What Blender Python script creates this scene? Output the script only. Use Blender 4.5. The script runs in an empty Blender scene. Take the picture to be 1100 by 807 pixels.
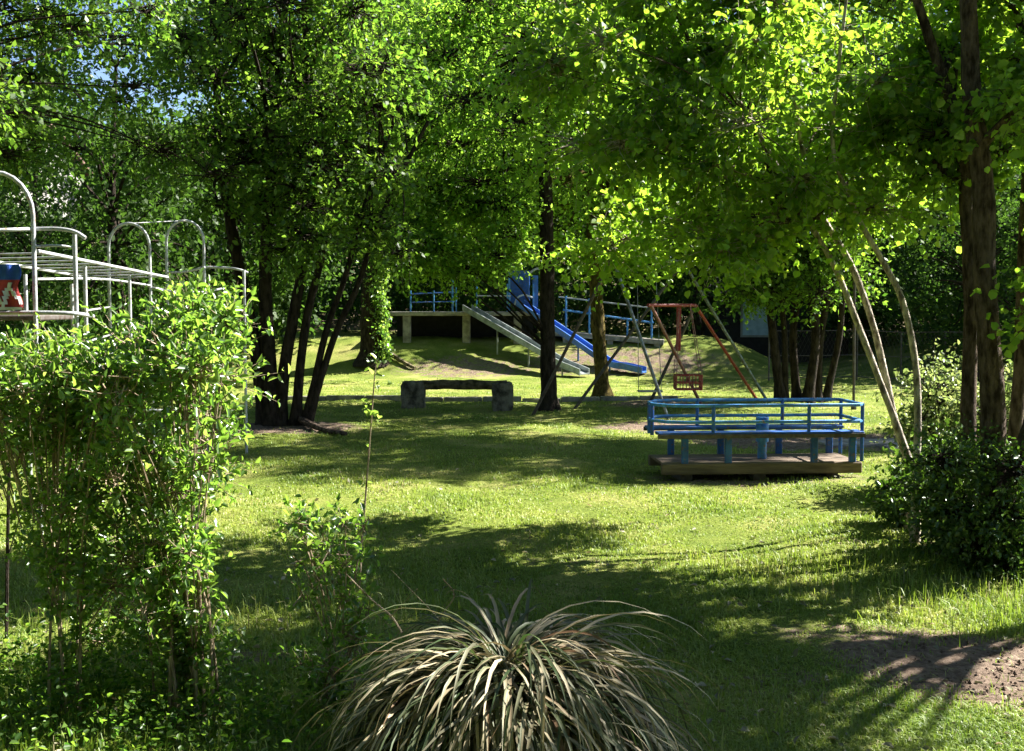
import bpy, math, random
import numpy as np
random.seed(7); RNG = np.random.default_rng(11)
S = bpy.context.scene; COL = S.collection
R = math.radians
F_PX = 1200.0; CAM = np.array([0.0, 0.0, 2.2]); PITCH = math.atan(73.5/1200)
SUN_AZ, SUN_EL = R(66), R(43)          # azimuth from +Y towards +X

# ------------------------------------------------------------ terrain
def sst(a):
    a = np.clip(a, 0, 1); return a*a*(3-2*a)
def terrain(x, y):
    x = np.asarray(x, float); y = np.asarray(y, float)
    h = 1.12*sst((y-35)/3.9)*(1-sst((x-7)/3.5))
    h = h + 0.26*np.clip(y-47, 0, 45)*(1-0.55*sst((x-2)/14)) + 0.9*sst((y-34)/6)*sst((x-11)/5)
    h = h + 0.03*np.sin(x*0.7+1.3)*np.sin(y*0.45) + 0.018*np.sin(x*2.1+y*1.3) + 0.012*np.sin(x*3.7-y*2.9+2)
    h = h + 0.10*np.exp(-((x+4.2)**2+(y-20.2)**2)/1.6)
    return h
def tz(x, y): return float(terrain(x, y))
def ray(px, py):
    u = (px-550)/F_PX; v = (403.5-py)/F_PX
    c, s = math.cos(PITCH), math.sin(PITCH)
    return np.array([u, c+v*s, -s+v*c])
def P(px, py, Y):
    d = ray(px, py); t = Y/d[1]; return tuple(CAM+d*t)
def G(px, py):
    d = ray(px, py); t = 3.0
    for _ in range(4000):
        p = CAM+d*t
        if p[2] <= tz(p[0], p[1]) or t > 120: break
        t += 0.03
    return (p[0], p[1], tz(p[0], p[1]))

# ------------------------------------------------------------ tagging
def tag(o, label=None, cat=None, group=None, kind=None):
    if label: o['label'] = label
    if cat: o['category'] = cat
    if group: o['group'] = group
    if kind: o['kind'] = kind
    return o
def thing(name, label, cat, loc=(0, 0, 0), group=None):
    o = bpy.data.objects.new(name, None); COL.objects.link(o); o.location = loc
    o.empty_display_size = 0.1
    return tag(o, label, cat, group)
def link(name, me, parent=None):
    o = bpy.data.objects.new(name, me); COL.objects.link(o)
    if parent is not None:
        o.parent = parent; o.matrix_parent_inverse.identity()
        o.location = tuple(-c for c in parent.location)
    return o

# ------------------------------------------------------------ materials
def new_mat(name):
    m = bpy.data.materials.new(name); m.use_nodes = True
    nt = m.node_tree; nt.nodes.clear()
    out = nt.nodes.new('ShaderNodeOutputMaterial')
    return m, nt, out
def N(nt, t, **k):
    n = nt.nodes.new(t)
    for a, b in k.items(): setattr(n, a, b)
    return n
def noise(nt, scale, detail=4, coord=None, rough=0.55):
    n = N(nt, 'ShaderNodeTexNoise'); n.inputs['Scale'].default_value = scale
    n.inputs['Detail'].default_value = detail; n.inputs['Roughness'].default_value = rough
    if coord is not None: nt.links.new(coord, n.inputs['Vector'])
    return n.outputs['Fac']
def ramp(nt, fac, stops):
    r = N(nt, 'ShaderNodeValToRGB'); cr = r.color_ramp
    while len(cr.elements) < len(stops): cr.elements.new(0.5)
    for e, (p, c) in zip(cr.elements, stops):
        e.position = p; e.color = (*c, 1) if len(c) == 3 else c
    nt.links.new(fac, r.inputs['Fac']); return r.outputs['Color']
def mixc(nt, fac, a, b, mode='MIX'):
    m = N(nt, 'ShaderNodeMix'); m.data_type = 'RGBA'; m.blend_type = mode
    for sock, v in ((m.inputs[0], fac), (m.inputs[6], a), (m.inputs[7], b)):
        if hasattr(v, 'is_linked') or hasattr(v, 'links'): nt.links.new(v, sock)
        elif isinstance(v, (int, float)): sock.default_value = v
        else: sock.default_value = (*v, 1)
    return m.outputs[2]
def solid(name, col, col2=None, rough=0.6, scale=8, bump=0.2, bscale=40, metal=0.0, spec=0.4, stretch=None, chips=None):
    m, nt, out = new_mat(name)
    b = N(nt, 'ShaderNodeBsdfPrincipled')
    tc = N(nt, 'ShaderNodeNewGeometry').outputs['Position']
    if stretch:
        mp = N(nt, 'ShaderNodeMapping'); mp.inputs['Scale'].default_value = stretch
        nt.links.new(tc, mp.inputs['Vector']); tc = mp.outputs['Vector']
    if col2 is None: col2 = tuple(c*0.6 for c in col)
    c = ramp(nt, noise(nt, scale, 6, tc), [(0.35, col2), (0.62, col)])
    if chips:
        cf_ = ramp(nt, noise(nt, 23, 7, tc, 0.7), [(0.57, (0, 0, 0)), (0.60, (1, 1, 1))]); c = mixc(nt, cf_, c, chips)
        fd = ramp(nt, noise(nt, 1.7, 3, tc), [(0.45, (0, 0, 0)), (0.75, (.3, .3, .3))]); c = mixc(nt, fd, c, tuple(min(1, q*1.3+.06) for q in col))
    nt.links.new(c, b.inputs['Base Color'])
    b.inputs['Roughness'].default_value = rough; b.inputs['Metallic'].default_value = metal
    b.inputs['Specular IOR Level'].default_value = spec
    bp = N(nt, 'ShaderNodeBump'); bp.inputs['Strength'].default_value = bump; bp.inputs['Distance'].default_value = 0.045 if bump >= 0.9 else 0.02
    nt.links.new(noise(nt, bscale, 5, tc), bp.inputs['Height']); nt.links.new(bp.outputs[0], b.inputs['Normal'])
    nt.links.new(b.outputs[0], out.inputs[0]); return m
def leafmat(name, stops, tstops, tfac=0.5, gloss=0.05, grough=0.35):
    m, nt, out = new_mat(name)
    at = N(nt, 'ShaderNodeAttribute'); at.attribute_name = 'rnd'
    c = ramp(nt, at.outputs['Fac'], stops); t = ramp(nt, at.outputs['Fac'], tstops)
    d = N(nt, 'ShaderNodeBsdfDiffuse'); tr = N(nt, 'ShaderNodeBsdfTranslucent'); g = N(nt, 'ShaderNodeBsdfGlossy')
    nt.links.new(c, d.inputs['Color']); nt.links.new(t, tr.inputs['Color'])
    g.inputs['Roughness'].default_value = grough; g.inputs['Color'].default_value = (0.9, 0.95, 0.9, 1)
    m1 = N(nt, 'ShaderNodeMixShader'); m1.inputs[0].default_value = tfac
    nt.links.new(d.outputs[0], m1.inputs[1]); nt.links.new(tr.outputs[0], m1.inputs[2])
    m2 = N(nt, 'ShaderNodeMixShader'); m2.inputs[0].default_value = gloss
    nt.links.new(m1.outputs[0], m2.inputs[1]); nt.links.new(g.outputs[0], m2.inputs[2])
    nt.links.new(m2.outputs[0], out.inputs[0]); return m

M = {}
M['leaf_maple'] = leafmat('leaf_maple', [(0, (0.035, 0.085, 0.012)), (0.6, (0.06, 0.12, 0.018)), (1, (0.10, 0.15, 0.03))],
                          [(0, (0.20, 0.42, 0.03)), (0.6, (0.38, 0.62, 0.04)), (1, (0.56, 0.74, 0.08))], 0.55, 0.03, 0.45)
M['leaf_mid'] = leafmat('leaf_mid', [(0, (0.025, 0.06, 0.010)), (1, (0.07, 0.12, 0.022))],
                        [(0, (0.08, 0.24, 0.02)), (1, (0.34, 0.55, 0.05))], 0.5, 0.018, 0.4)
M['leaf_bright'] = leafmat('leaf_bright', [(0, (0.04, 0.105, 0.015)), (1, (0.085, 0.17, 0.03))],
                        [(0, (0.24, 0.52, 0.035)), (1, (0.54, 0.84, 0.09))], 0.58, 0.02, 0.4)
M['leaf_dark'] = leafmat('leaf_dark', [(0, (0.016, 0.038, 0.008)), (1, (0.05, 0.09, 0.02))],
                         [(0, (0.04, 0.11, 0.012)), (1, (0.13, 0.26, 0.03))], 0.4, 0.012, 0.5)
M['leaf_hedge'] = leafmat('leaf_hedge', [(0, (0.035, 0.085, 0.014)), (0.7, (0.07, 0.135, 0.025)), (1, (0.13, 0.19, 0.04))],
                          [(0, (0.15, 0.35, 0.03)), (0.7, (0.33, 0.55, 0.06)), (1, (0.54, 0.68, 0.13))], 0.5, 0.055, 0.34)
M['leaf_ivy'] = leafmat('leaf_ivy', [(0, (0.03, 0.07, 0.014)), (1, (0.075, 0.13, 0.03))],
                        [(0, (0.06, 0.16, 0.01)), (1, (0.18, 0.32, 0.03))], 0.3, 0.05, 0.35)
M['leaf_pale'] = leafmat('leaf_pale', [(0, (0.09, 0.14, 0.04)), (1, (0.24, 0.28, 0.12))],
                        [(0, (0.2, 0.34, 0.06)), (1, (0.45, 0.5, 0.16))], 0.4, 0.05, 0.35)
M['grass'] = leafmat('grass_blade', [(0, (0.065, 0.13, 0.018)), (0.6, (0.21, 0.275, 0.05)), (0.92, (0.34, 0.35, 0.10)), (1, (0.36, 0.31, 0.17))],
                     [(0, (0.12, 0.24, 0.02)), (0.6, (0.30, 0.42, 0.04)), (0.92, (0.42, 0.48, 0.08)), (1, (0.36, 0.32, 0.15))], 0.35, 0.03, 0.5)
M['strap'] = leafmat('strap_blade', [(0, (0.035, 0.06, 0.022)), (0.3, (0.085, 0.10, 0.045)), (0.5, (0.19, 0.18, 0.12)), (0.65, (0.33, 0.28, 0.17)), (0.88, (0.52, 0.45, 0.31)), (1, (0.18, 0.10, 0.05))],
                     [(0, (0.07, 0.14, 0.03)), (0.3, (0.14, 0.16, 0.05)), (0.6, (0.3, 0.25, 0.13)), (1, (0.3, 0.2, 0.1))], 0.22, 0.025, 0.5)
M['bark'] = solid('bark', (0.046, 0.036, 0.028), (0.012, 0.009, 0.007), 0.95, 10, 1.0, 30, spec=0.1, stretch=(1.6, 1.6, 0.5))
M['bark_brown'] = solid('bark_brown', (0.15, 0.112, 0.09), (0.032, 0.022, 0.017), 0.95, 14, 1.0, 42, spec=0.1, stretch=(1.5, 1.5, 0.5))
M['bark_pale'] = solid('bark_pale', (0.62, 0.55, 0.46), (0.13, 0.10, 0.08), 0.85, 16, 0.9, 45, spec=0.2, stretch=(1.2, 1.2, 0.5))
M['bark_moss'] = solid('bark_moss', (0.15, 0.115, 0.035), (0.035, 0.028, 0.012), 0.95, 12, 1.0, 36, spec=0.1, stretch=(1.4, 1.4, 0.55))
M['stem'] = solid('stem_tan', (0.34, 0.27, 0.19), (0.12, 0.085, 0.05), 0.8, 30, 0.5, 80, spec=0.2, stretch=(1, 1, 0.3))
M['tube'] = solid('grey_painted_tube', (0.42, 0.44, 0.46), (0.24, 0.25, 0.26), 0.42, 9, 0.2, 60, spec=0.5, chips=(0.24, 0.17, 0.13))
M['steel'] = solid('weathered_steel', (0.20, 0.24, 0.26), (0.08, 0.075, 0.065), 0.45, 14, 0.2, 60, metal=0.3)
M['steel_dark'] = solid('rusty_dark_steel', (0.09, 0.08, 0.075), (0.05, 0.032, 0.024), 0.6, 14, 0.2, 60)
M['galv'] = solid('galvanised_sheet', (0.30, 0.34, 0.34), (0.14, 0.16, 0.16), 0.4, 5, 0.1, 30, metal=0.45)
M['blue'] = solid('blue_paint', (0.018, 0.105, 0.38), (0.010, 0.055, 0.21), 0.5, 7, 0.3, 50, spec=0.4, chips=(0.13, 0.08, 0.06))
M['blue_light'] = solid('worn_light_blue_paint', (0.07, 0.27, 0.56), (0.025, 0.13, 0.36), 0.45, 9, 0.3, 50, spec=0.4, chips=(0.20, 0.15, 0.12))
M['blue_vivid'] = solid('slide_blue', (0.035, 0.14, 0.48), (0.02, 0.08, 0.30), 0.38, 4, 0.1, 20, spec=0.5, chips=(0.14, 0.16, 0.2))
M['red'] = solid('faded_red_paint', (0.22, 0.014, 0.02), (0.28, 0.035, 0.028), 0.5, 10, 0.25, 50, chips=(0.30, 0.20, 0.16))
M['red_worn'] = solid('chipped_red_paint', (0.26, 0.15, 0.12), (0.22, 0.05, 0.035), 0.5, 22, 0.3, 60)
M['wood'] = solid('weathered_wood', (0.20, 0.155, 0.115), (0.11, 0.085, 0.065), 0.85, 9, 0.6, 40, spec=0.2, stretch=(0.3, 2.5, 3))
M['log'] = solid('mossy_log', (0.20, 0.165, 0.10), (0.035, 0.03, 0.018), 0.95, 6, 1.0, 28, spec=0.1)
M['stone'] = solid('mossy_stone', (0.22, 0.20, 0.155), (0.05, 0.045, 0.035), 0.95, 6, 1.0, 26, spec=0.1)
M['concrete'] = solid('concrete', (0.33, 0.31, 0.27), (0.15, 0.14, 0.12), 0.9, 5, 0.5, 40, spec=0.2)
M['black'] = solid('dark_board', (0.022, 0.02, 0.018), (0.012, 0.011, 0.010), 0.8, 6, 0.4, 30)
M['soil'] = solid('soil', (0.20, 0.145, 0.11), (0.09, 0.06, 0.045), 0.98, 14, 1.0, 50, spec=0.1)
M['wall_w'] = solid('white_render', (0.34, 0.33, 0.31), (0.26, 0.25, 0.23), 0.9, 3, 0.2, 40)
M['roof'] = solid('brown_roof_tiles', (0.17, 0.10, 0.075), (0.10, 0.06, 0.045), 0.8, 6, 0.8, 14)
M['glass'] = solid('window_glass', (0.03, 0.04, 0.05), (0.02, 0.025, 0.03), 0.1, 2, 0.0, 5)
M['cloth_b'] = solid('blue_cloth', (0.03, 0.10, 0.42), (0.015, 0.05, 0.25), 0.9, 9, 0.6, 20)
M['cloth_r'] = solid('red_cloth', (0.40, 0.05, 0.05), (0.25, 0.03, 0.03), 0.9, 9, 0.6, 20)
M['cloth_w'] = solid('white_cloth', (0.62, 0.62, 0.62), (0.5, 0.5, 0.5), 0.9, 9, 0.6, 20)
M['panel_pb'] = solid('pale_blue_board', (0.42, 0.56, 0.66), (0.30, 0.42, 0.52), 0.7, 5, 0.2, 20)

def ground_mat():
    m, nt, out = new_mat('lawn_ground')
    b = N(nt, 'ShaderNodeBsdfPrincipled'); b.inputs['Roughness'].default_value = 0.95; b.inputs['Specular IOR Level'].default_value = 0.1
    pos = N(nt, 'ShaderNodeNewGeometry').outputs['Position']
    g1 = ramp(nt, noise(nt, 0.9, 6, pos), [(0.32, (0.09, 0.135, 0.022)), (0.5, (0.17, 0.21, 0.044)), (0.66, (0.28, 0.275, 0.10))])
    g2 = ramp(nt, noise(nt, 34, 5, pos, 0.7), [(0.3, (0.45, 0.5, 0.4)), (0.7, (1.25, 1.2, 1.1))])
    g = mixc(nt, 1.0, g1, g2, 'MULTIPLY')
    dirt = ramp(nt, noise(nt, 16, 8, pos, 0.7), [(0.3, (0.055, 0.036, 0.026)), (0.55, (0.19, 0.14, 0.105)), (0.75, (0.38, 0.31, 0.24))])
    at = N(nt, 'ShaderNodeAttribute'); at.attribute_name = 'dirt'
    nz = noise(nt, 5, 6, pos, 0.7)
    ad = N(nt, 'ShaderNodeMath', operation='ADD'); nt.links.new(at.outputs['Fac'], ad.inputs[0]); nt.links.new(nz, ad.inputs[1])
    fac = ramp(nt, ad.outputs[0], [(0.72, (0, 0, 0)), (0.92, (1, 1, 1))])
    nt.links.new(mixc(nt, fac, g, dirt), b.inputs['Base Color'])
    bp = N(nt, 'ShaderNodeBump'); bp.inputs['Strength'].default_value = 0.9; bp.inputs['Distance'].default_value = 0.05
    nt.links.new(noise(nt, 22, 8, pos, 0.7), bp.inputs['Height']); nt.links.new(bp.outputs[0], b.inputs['Normal'])
    nt.links.new(b.outputs[0], out.inputs[0]); return m
M['ground'] = ground_mat()

def dirtmask(x, y):
    x = np.asarray(x, float); y = np.asarray(y, float)
    def e(cx, cy, rx, ry, a=0.0):
        ca, sa = math.cos(a), math.sin(a)
        u = ((x-cx)*ca+(y-cy)*sa)/rx; v = (-(x-cx)*sa+(y-cy)*ca)/ry
        return np.clip(1.25-(u*u+v*v), 0, 1)
    m = e(3.15, 6.6, 1.4, 0.95, -0.3)*0.70                 # bare soil near right
    m = np.maximum(m, e(2.2, 7.4, .7, 0.35)*0.36)
    m = np.maximum(m, e(1.7, 6.3, 0.9, 0.5)*0.3)
    m = np.maximum(m, e(5.0, 18.4, 2.4, 1.3)*0.6)           # worn earth by the rocking platform
    m = np.maximum(m, e(2.7, 20.5, 1.5, 1.0)*0.5)
    m = np.maximum(m, e(3.4, 25.2, 1.6, 1.0)*0.5)
    m = np.maximum(m, e(-4.2, 20.0, 1.7, 1.0)*0.62)         # root mound
    m = np.maximum(m, e(-1.5, 36.0, 3.0, 1.4)*0.35)
    m = np.maximum(m, e(3.6, 36.5, 4.0, 1.5)*0.38)
    m = np.maximum(m, e(5.0, 9.8, 1.4, 1.2)*0.6)
    m = np.maximum(m, e(3.1, 14.3, 1.9, .8)*0.40)
    m = np.maximum(m, e(0.6, 9.6, .8, .25)*0.26)
    m = np.maximum(m, e(-1.1, 7.0, 0.5, 0.3)*0.35)
    m = np.maximum(m, e(-2.0, 6.9, 0.9, 0.25)*0.42)
    m = np.maximum(m, sst((y-44)/5)*0.4)
    return m

# ------------------------------------------------------------ mesh helpers
def mesh_np(name, V, F, mat, smooth=False, attr=None, attr_name='rnd', attr_dom='FACE'):
    """V (n,3), F (m,k) constant k."""
    V = np.asarray(V, np.float32); F = np.asarray(F, np.int32); k = F.shape[1]
    me = bpy.data.meshes.new(name)
    me.vertices.add(len(V)); me.vertices.foreach_set('co', V.ravel())
    me.loops.add(F.size); me.loops.foreach_set('vertex_index', F.ravel())
    me.polygons.add(len(F)); me.polygons.foreach_set('loop_start', np.arange(0, F.size, k, dtype=np.int32))
    me.polygons.foreach_set('loop_total', np.full(len(F), k, np.int32))
    if smooth: me.polygons.foreach_set('use_smooth', np.ones(len(F), bool))
    me.update(calc_edges=True)
    if attr is not None:
        a = me.attributes.new(attr_name, 'FLOAT', attr_dom); a.data.foreach_set('value', np.asarray(attr, np.float32))
    me.materials.append(mat); return me

class MB:
    def __init__(s): s.v = []; s.f = []
    def add(s, vs, fs):
        n = len(s.v); s.v += [tuple(map(float, q)) for q in vs]; s.f += [tuple(i+n for i in f) for f in fs]; return s
    def tube(s, pts, rad, seg=10, cap=True, jit=0.0, closed=False):
        pts = [np.array(p, float) for p in pts]; n = len(pts)
        if not hasattr(rad, '__len__'): rad = [rad]*n
        vs = []; up = None
        for i, p in enumerate(pts):
            if closed: d = pts[(i+1) % n]-pts[i-1]
            else: d = pts[min(i+1, n-1)]-pts[max(i-1, 0)]
            d /= max(np.linalg.norm(d), 1e-9)
            if up is None:
                up = np.array([0, 0, 1.0]) if abs(d[2]) < 0.9 else np.array([1.0, 0, 0])
            a = np.cross(d, up); a /= max(np.linalg.norm(a), 1e-9); b = np.cross(a, d); up = b
            for k in range(seg):
                t = 2*math.pi*k/seg; r = rad[i]*(1+jit*random.uniform(-1, 1))
                vs.append(p+a*math.cos(t)*r+b*math.sin(t)*r)
        fs = []
        for i in range(n if closed else n-1):
            for k in range(seg):
                j = (i+1) % n
                fs.append((i*seg+k, i*seg+(k+1) % seg, j*seg+(k+1) % seg, j*seg+k))
        if cap and not closed:
            fs.append(tuple(range(seg-1, -1, -1))); fs.append(tuple((n-1)*seg+k for k in range(seg)))
        return s.add(vs, fs)
    def box(s, c, size, rot=0, tilt=None, bev=0.0):
        hx, hy, hz = [q/2 for q in size]
        b = min(bev, hx*0.9, hy*0.9, hz*0.9)
        if b <= 0:
            vs = [(x, y, z) for z in (-hz, hz) for x, y in ((-hx, -hy), (hx, -hy), (hx, hy), (-hx, hy))]
            fs = [(3, 2, 1, 0), (4, 5, 6, 7), (0, 1, 5, 4), (1, 2, 6, 5), (2, 3, 7, 6), (3, 0, 4, 7)]
        else:
            def ring(ix, iy, z):
                return [(-ix+b, -iy, z), (ix-b, -iy, z), (ix, -iy+b, z), (ix, iy-b, z), (ix-b, iy, z), (-ix+b, iy, z), (-ix, iy-b, z), (-ix, -iy+b, z)]
            vs = ring(hx-b*.6, hy-b*.6, -hz)+ring(hx, hy, -hz+b)+ring(hx, hy, hz-b)+ring(hx-b*.6, hy-b*.6, hz)
            fs = [tuple(range(7, -1, -1)), tuple(range(24, 32))]
            for l in range(3):
                for k in range(8): fs.append((l*8+k, l*8+(k+1) % 8, l*8+8+(k+1) % 8, l*8+8+k))
        ca, sa = math.cos(rot), math.sin(rot); o = []
        for x, y, z in vs:
            if tilt: x, z = x*math.cos(tilt)+z*math.sin(tilt), -x*math.sin(tilt)+z*math.cos(tilt)
            o.append((c[0]+x*ca-y*sa, c[1]+x*sa+y*ca, c[2]+z))
        return s.add(o, fs)
    def beam(s, a, b, w, h, upv=(0, 0, 1)):
        a = np.array(a, float); b = np.array(b, float); d = b-a; d /= np.linalg.norm(d)
        u = np.array(upv, float); sd = np.cross(d, u); sd /= np.linalg.norm(sd); u = np.cross(sd, d)
        vs = [p+sd*x*w/2+u*z*h/2 for p in (a, b) for x, z in ((-1, -1), (1, -1), (1, 1), (-1, 1))]
        return s.add(vs, [(3, 2, 1, 0), (4, 5, 6, 7), (0, 1, 5, 4), (1, 2, 6, 5), (2, 3, 7, 6), (3, 0, 4, 7)])
    def mesh(s, name, mat, smooth=True):
        me = bpy.data.meshes.new(name); me.from_pydata(s.v, [], s.f); me.update()
        if smooth: me.polygons.foreach_set('use_smooth', [True]*len(me.polygons))
        me.materials.append(mat)
        return me
    def build(s, name, mat, parent=None, smooth=True):
        o = link(name, s.mesh(name, mat, smooth), parent)
        if smooth:
            try: o.data.set_sharp_from_angle(angle=R(40))
            except Exception: pass
        return o

def curve(pts, n=8):
    """Catmull-Rom through pts (tuples of any length)."""
    p = [np.array(q, float) for q in pts]; p = [2*p[0]-p[1]]+p+[2*p[-1]-p[-2]]; out = []
    for i in range(1, len(p)-2):
        for k in range(n):
            t = k/n
            out.append(0.5*((2*p[i])+(-p[i-1]+p[i+1])*t+(2*p[i-1]-5*p[i]+4*p[i+1]-p[i+2])*t*t+(-p[i-1]+3*p[i]-3*p[i+1]+p[i+2])*t**3))
    out.append(p[-2]); return out

# vectorised leaves and twigs
def unit(a): return a/np.maximum(np.linalg.norm(a, axis=1, keepdims=True), 1e-9)
def leaves(pos, dirs, size, up=0.8, fold=0.18, wid=0.62, detailed=True, rnd=None, lobed=False):
    n = len(pos); size = size*RNG.uniform(0.5, 1.45, n)[:, None]
    d = unit(dirs+RNG.normal(0, 0.25, (n, 3)))
    nr = unit(RNG.normal(0, 0.55, (n, 3))+np.array([0, 0, up]))
    s = unit(np.cross(d, nr)); nr = np.cross(s, d)
    w = size*wid*0.5
    if rnd is None: rnd = RNG.random(n)
    if detailed:
        droop = -nr*size*0.12
        a = pos; b1 = pos+d*size*0.32+s*w+nr*size*fold; b2 = pos+d*size*0.70+s*w*(0.95 if lobed else 0.72)+nr*size*fold*0.7
        t = pos+d*size+droop
        c1 = pos+d*size*0.32-s*w+nr*size*fold; c2 = pos+d*size*0.70-s*w*(0.95 if lobed else 0.72)+nr*size*fold*0.7
        V = np.stack([a, b1, b2, t, c2, c1], 1).reshape(-1, 3)
        i = np.arange(n)[:, None]*6
        F = np.stack([i+np.array([0, 1, 2, 3]), i+np.array([0, 3, 4, 5])], 1).reshape(-1, 4)
        return V, F, np.repeat(rnd, 2)
    V = np.stack([pos, pos+d*size*0.5+s*w, pos+d*size, pos+d*size*0.45-s*w], 1).reshape(-1, 3)
    F = (np.arange(n)[:, None]*4+np.array([0, 1, 2, 3]))
    return V, F, rnd
def twigs(A, B, ra, rb):
    n = len(A); d = unit(B-A); x = unit(np.cross(d, np.array([0.31, 0.2, 0.93]))); y = np.cross(d, x)
    vs = []
    for (Q, r) in ((A, ra), (B, rb)):
        r = np.broadcast_to(r, (n,))[:, None]
        for k in range(3):
            t = 2*math.pi*k/3; vs.append(Q+(x*math.cos(t)+y*math.sin(t))*r)
    V = np.stack(vs, 1).reshape(-1, 3)
    i = np.arange(n)[:, None]*6
    F = np.stack([i+np.array([k, (k+1) % 3, 3+(k+1) % 3, 3+k]) for k in range(3)], 1).reshape(-1, 4)
    return V, F
def cat(parts):
    V = []; F = []; A = []; n = 0
    for p in parts:
        V.append(p[0]); F.append(p[1]+n); n += len(p[0])
        if len(p) > 2: A.append(p[2])
    return np.concatenate(V), np.concatenate(F), (np.concatenate(A) if A else None)

def foliage(clumps, size, ntw, nlf, tw_len, detailed, up=0.8, lobed=False, droop=0.25, wid=0.62):
    """clumps: (centre, (rx,ry,rz)). returns leaf parts and twig parts"""
    L = []; T = []
    for c, r in clumps:
        c = np.array(c, float); r = np.array(r, float)
        m = max(3, int(ntw*RNG.uniform(0.7, 1.3)))
        dirs = unit(RNG.normal(0, 1, (m, 3))); rad = RNG.random((m, 1))**0.45
        A = c+dirs*r*rad*0.8
        D = unit(dirs*0.9+RNG.normal(0, 0.6, (m, 3))+np.array([0, 0, 0.1-droop]))
        ln = tw_len*RNG.uniform(0.6, 1.4, (m, 1)); B = A+D*ln+np.array([0, 0, -0.12*droop])*ln
        T.append(twigs(A, B, 0.006*size/0.1, 0.002*size/0.1))
        T.append(twigs(c+(A-c)*0.05+RNG.normal(0, 0.04, A.shape), A, 0.012*size/0.1, 0.006*size/0.1))
        t = np.linspace(0.1, 1.0, nlf)[None, :, None]+RNG.normal(0, 0.05, (m, nlf, 1))
        pos = A[:, None]+(B-A)[:, None]*t+RNG.normal(0, size*0.28, (m, nlf, 3))
        dd = D[:, None]*0.5+RNG.normal(0, 0.7, (m, nlf, 3))+np.array([0, 0, -droop])
        base = RNG.random((m, 1))*0.5
        rnd = np.clip(base+RNG.random((m, nlf))*0.5, 0, 1)
        L.append(leaves(pos.reshape(-1, 3), dd.reshape(-1, 3), size, up, detailed=detailed, rnd=rnd.ravel(), lobed=lobed, wid=wid))
    return L, T

def fill(x0, x1, y0, y1, Y0, Y1, n, r, flat=0.7):
    out = []
    if flat == 0.7: n = int(n*1.5); r *= .82; flat = .5
    for _ in range(n):
        Y = RNG.uniform(Y0, Y1); c = P(RNG.uniform(x0, x1), RNG.uniform(y0, y1), Y); q = r*RNG.uniform(0.7, 1.35)
        out.append((c, (q*RNG.uniform(.9, 1.3), q, q*flat*RNG.uniform(.8, 1.2))))
    return out

def limbs_to(mb, trunk_pts, clumps, r0=0.05, seg=5, frac=0.35):
    """curved limbs from the trunk to the clump centres"""
    T = [np.array(t[:3]) for t in trunk_pts]
    for c, r in clumps:
        c = np.array(c)
        best = None
        for i, t in enumerate(T):
            dz = c[2]-t[2]; h = math.hypot(c[0]-t[0], c[1]-t[1])
            cost = abs(dz-0.7*h)+0.35*h+(6 if (t[2]-T[0][2]) < frac*(max(q[2] for q in T)-T[0][2]) else 0)
            if best is None or cost < best[0]: best = (cost, i)
        i = best[1]; a = T[i]; dd = np.linalg.norm(c-a)
        mid = a+(c-a)*0.5+np.array([random.uniform(-.1, .1)*dd, random.uniform(-.1, .1)*dd, 0.10*dd])
        pts = curve([a, mid, c], 4); rr = min(r0, trunk_pts[i][3]*0.6)
        mb.tube(pts, [rr*(1-0.75*k/(len(pts)-1)) for k in range(len(pts))], seg)

def trunk_path(pix, Y, sub=5):
    """pix: (px,py,width_px[,Y])."""
    q = []
    for e in pix:
        YY = e[3] if len(e) > 3 else Y
        p = P(e[0], e[1], YY); q.append((*p, e[2]/2/F_PX*YY))
    return curve(q, sub)

def make_tree(name, label, trunks, clumps, bark, leafm, size, ntw, nlf, tw, detailed=False, up=0.8, lobed=False, group=None,
              limb_r=0.05, limb_frac=.35, limb_m=None, cat_='tree', flare=True, wid=0.62, droop=0.25, seg=12):
    base = trunks[0][0]
    bz = tz(base[0], base[1])
    t = thing(name, label, cat_, (base[0], base[1], bz), group)
    for k, tp in enumerate(trunks):
        mb = MB(); tp = [np.array(q) for q in tp]
        if flare:
            b = tp[0].copy(); g = tz(b[0], b[1])
            foot = np.array([b[0], b[1], min(g-0.15, b[2]-0.05), b[3]*1.7]); mid = np.array([b[0], b[1], foot[2]+0.22, b[3]*1.3])
            tp2 = [foot, mid]+[q for q in tp if q[2] > foot[2]+0.4]
        else: tp2 = tp
        mb.tube([q[:3] for q in tp2], [q[3] for q in tp2], seg, jit=0.07)
        mb.build('trunk', bark, t)
    if clumps:
        lm = MB()
        allp = [q for tp in trunks for q in tp if q[2] > base[2]+1.2]
        limbs_to(lm, allp, clumps, limb_r, frac=limb_frac)
        lm.build('branches', limb_m or bark, t)
        L, T = foliage(clumps, size, int(ntw*.72), nlf, tw, detailed, up, lobed, droop, wid)
        V, F, A = cat(L); link('crown', mesh_np('crown', V, F, leafm, attr=A), t)
        V, F, _ = cat(T); link('twigs', mesh_np('twigs', V, F, bark), t)
    return t

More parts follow.
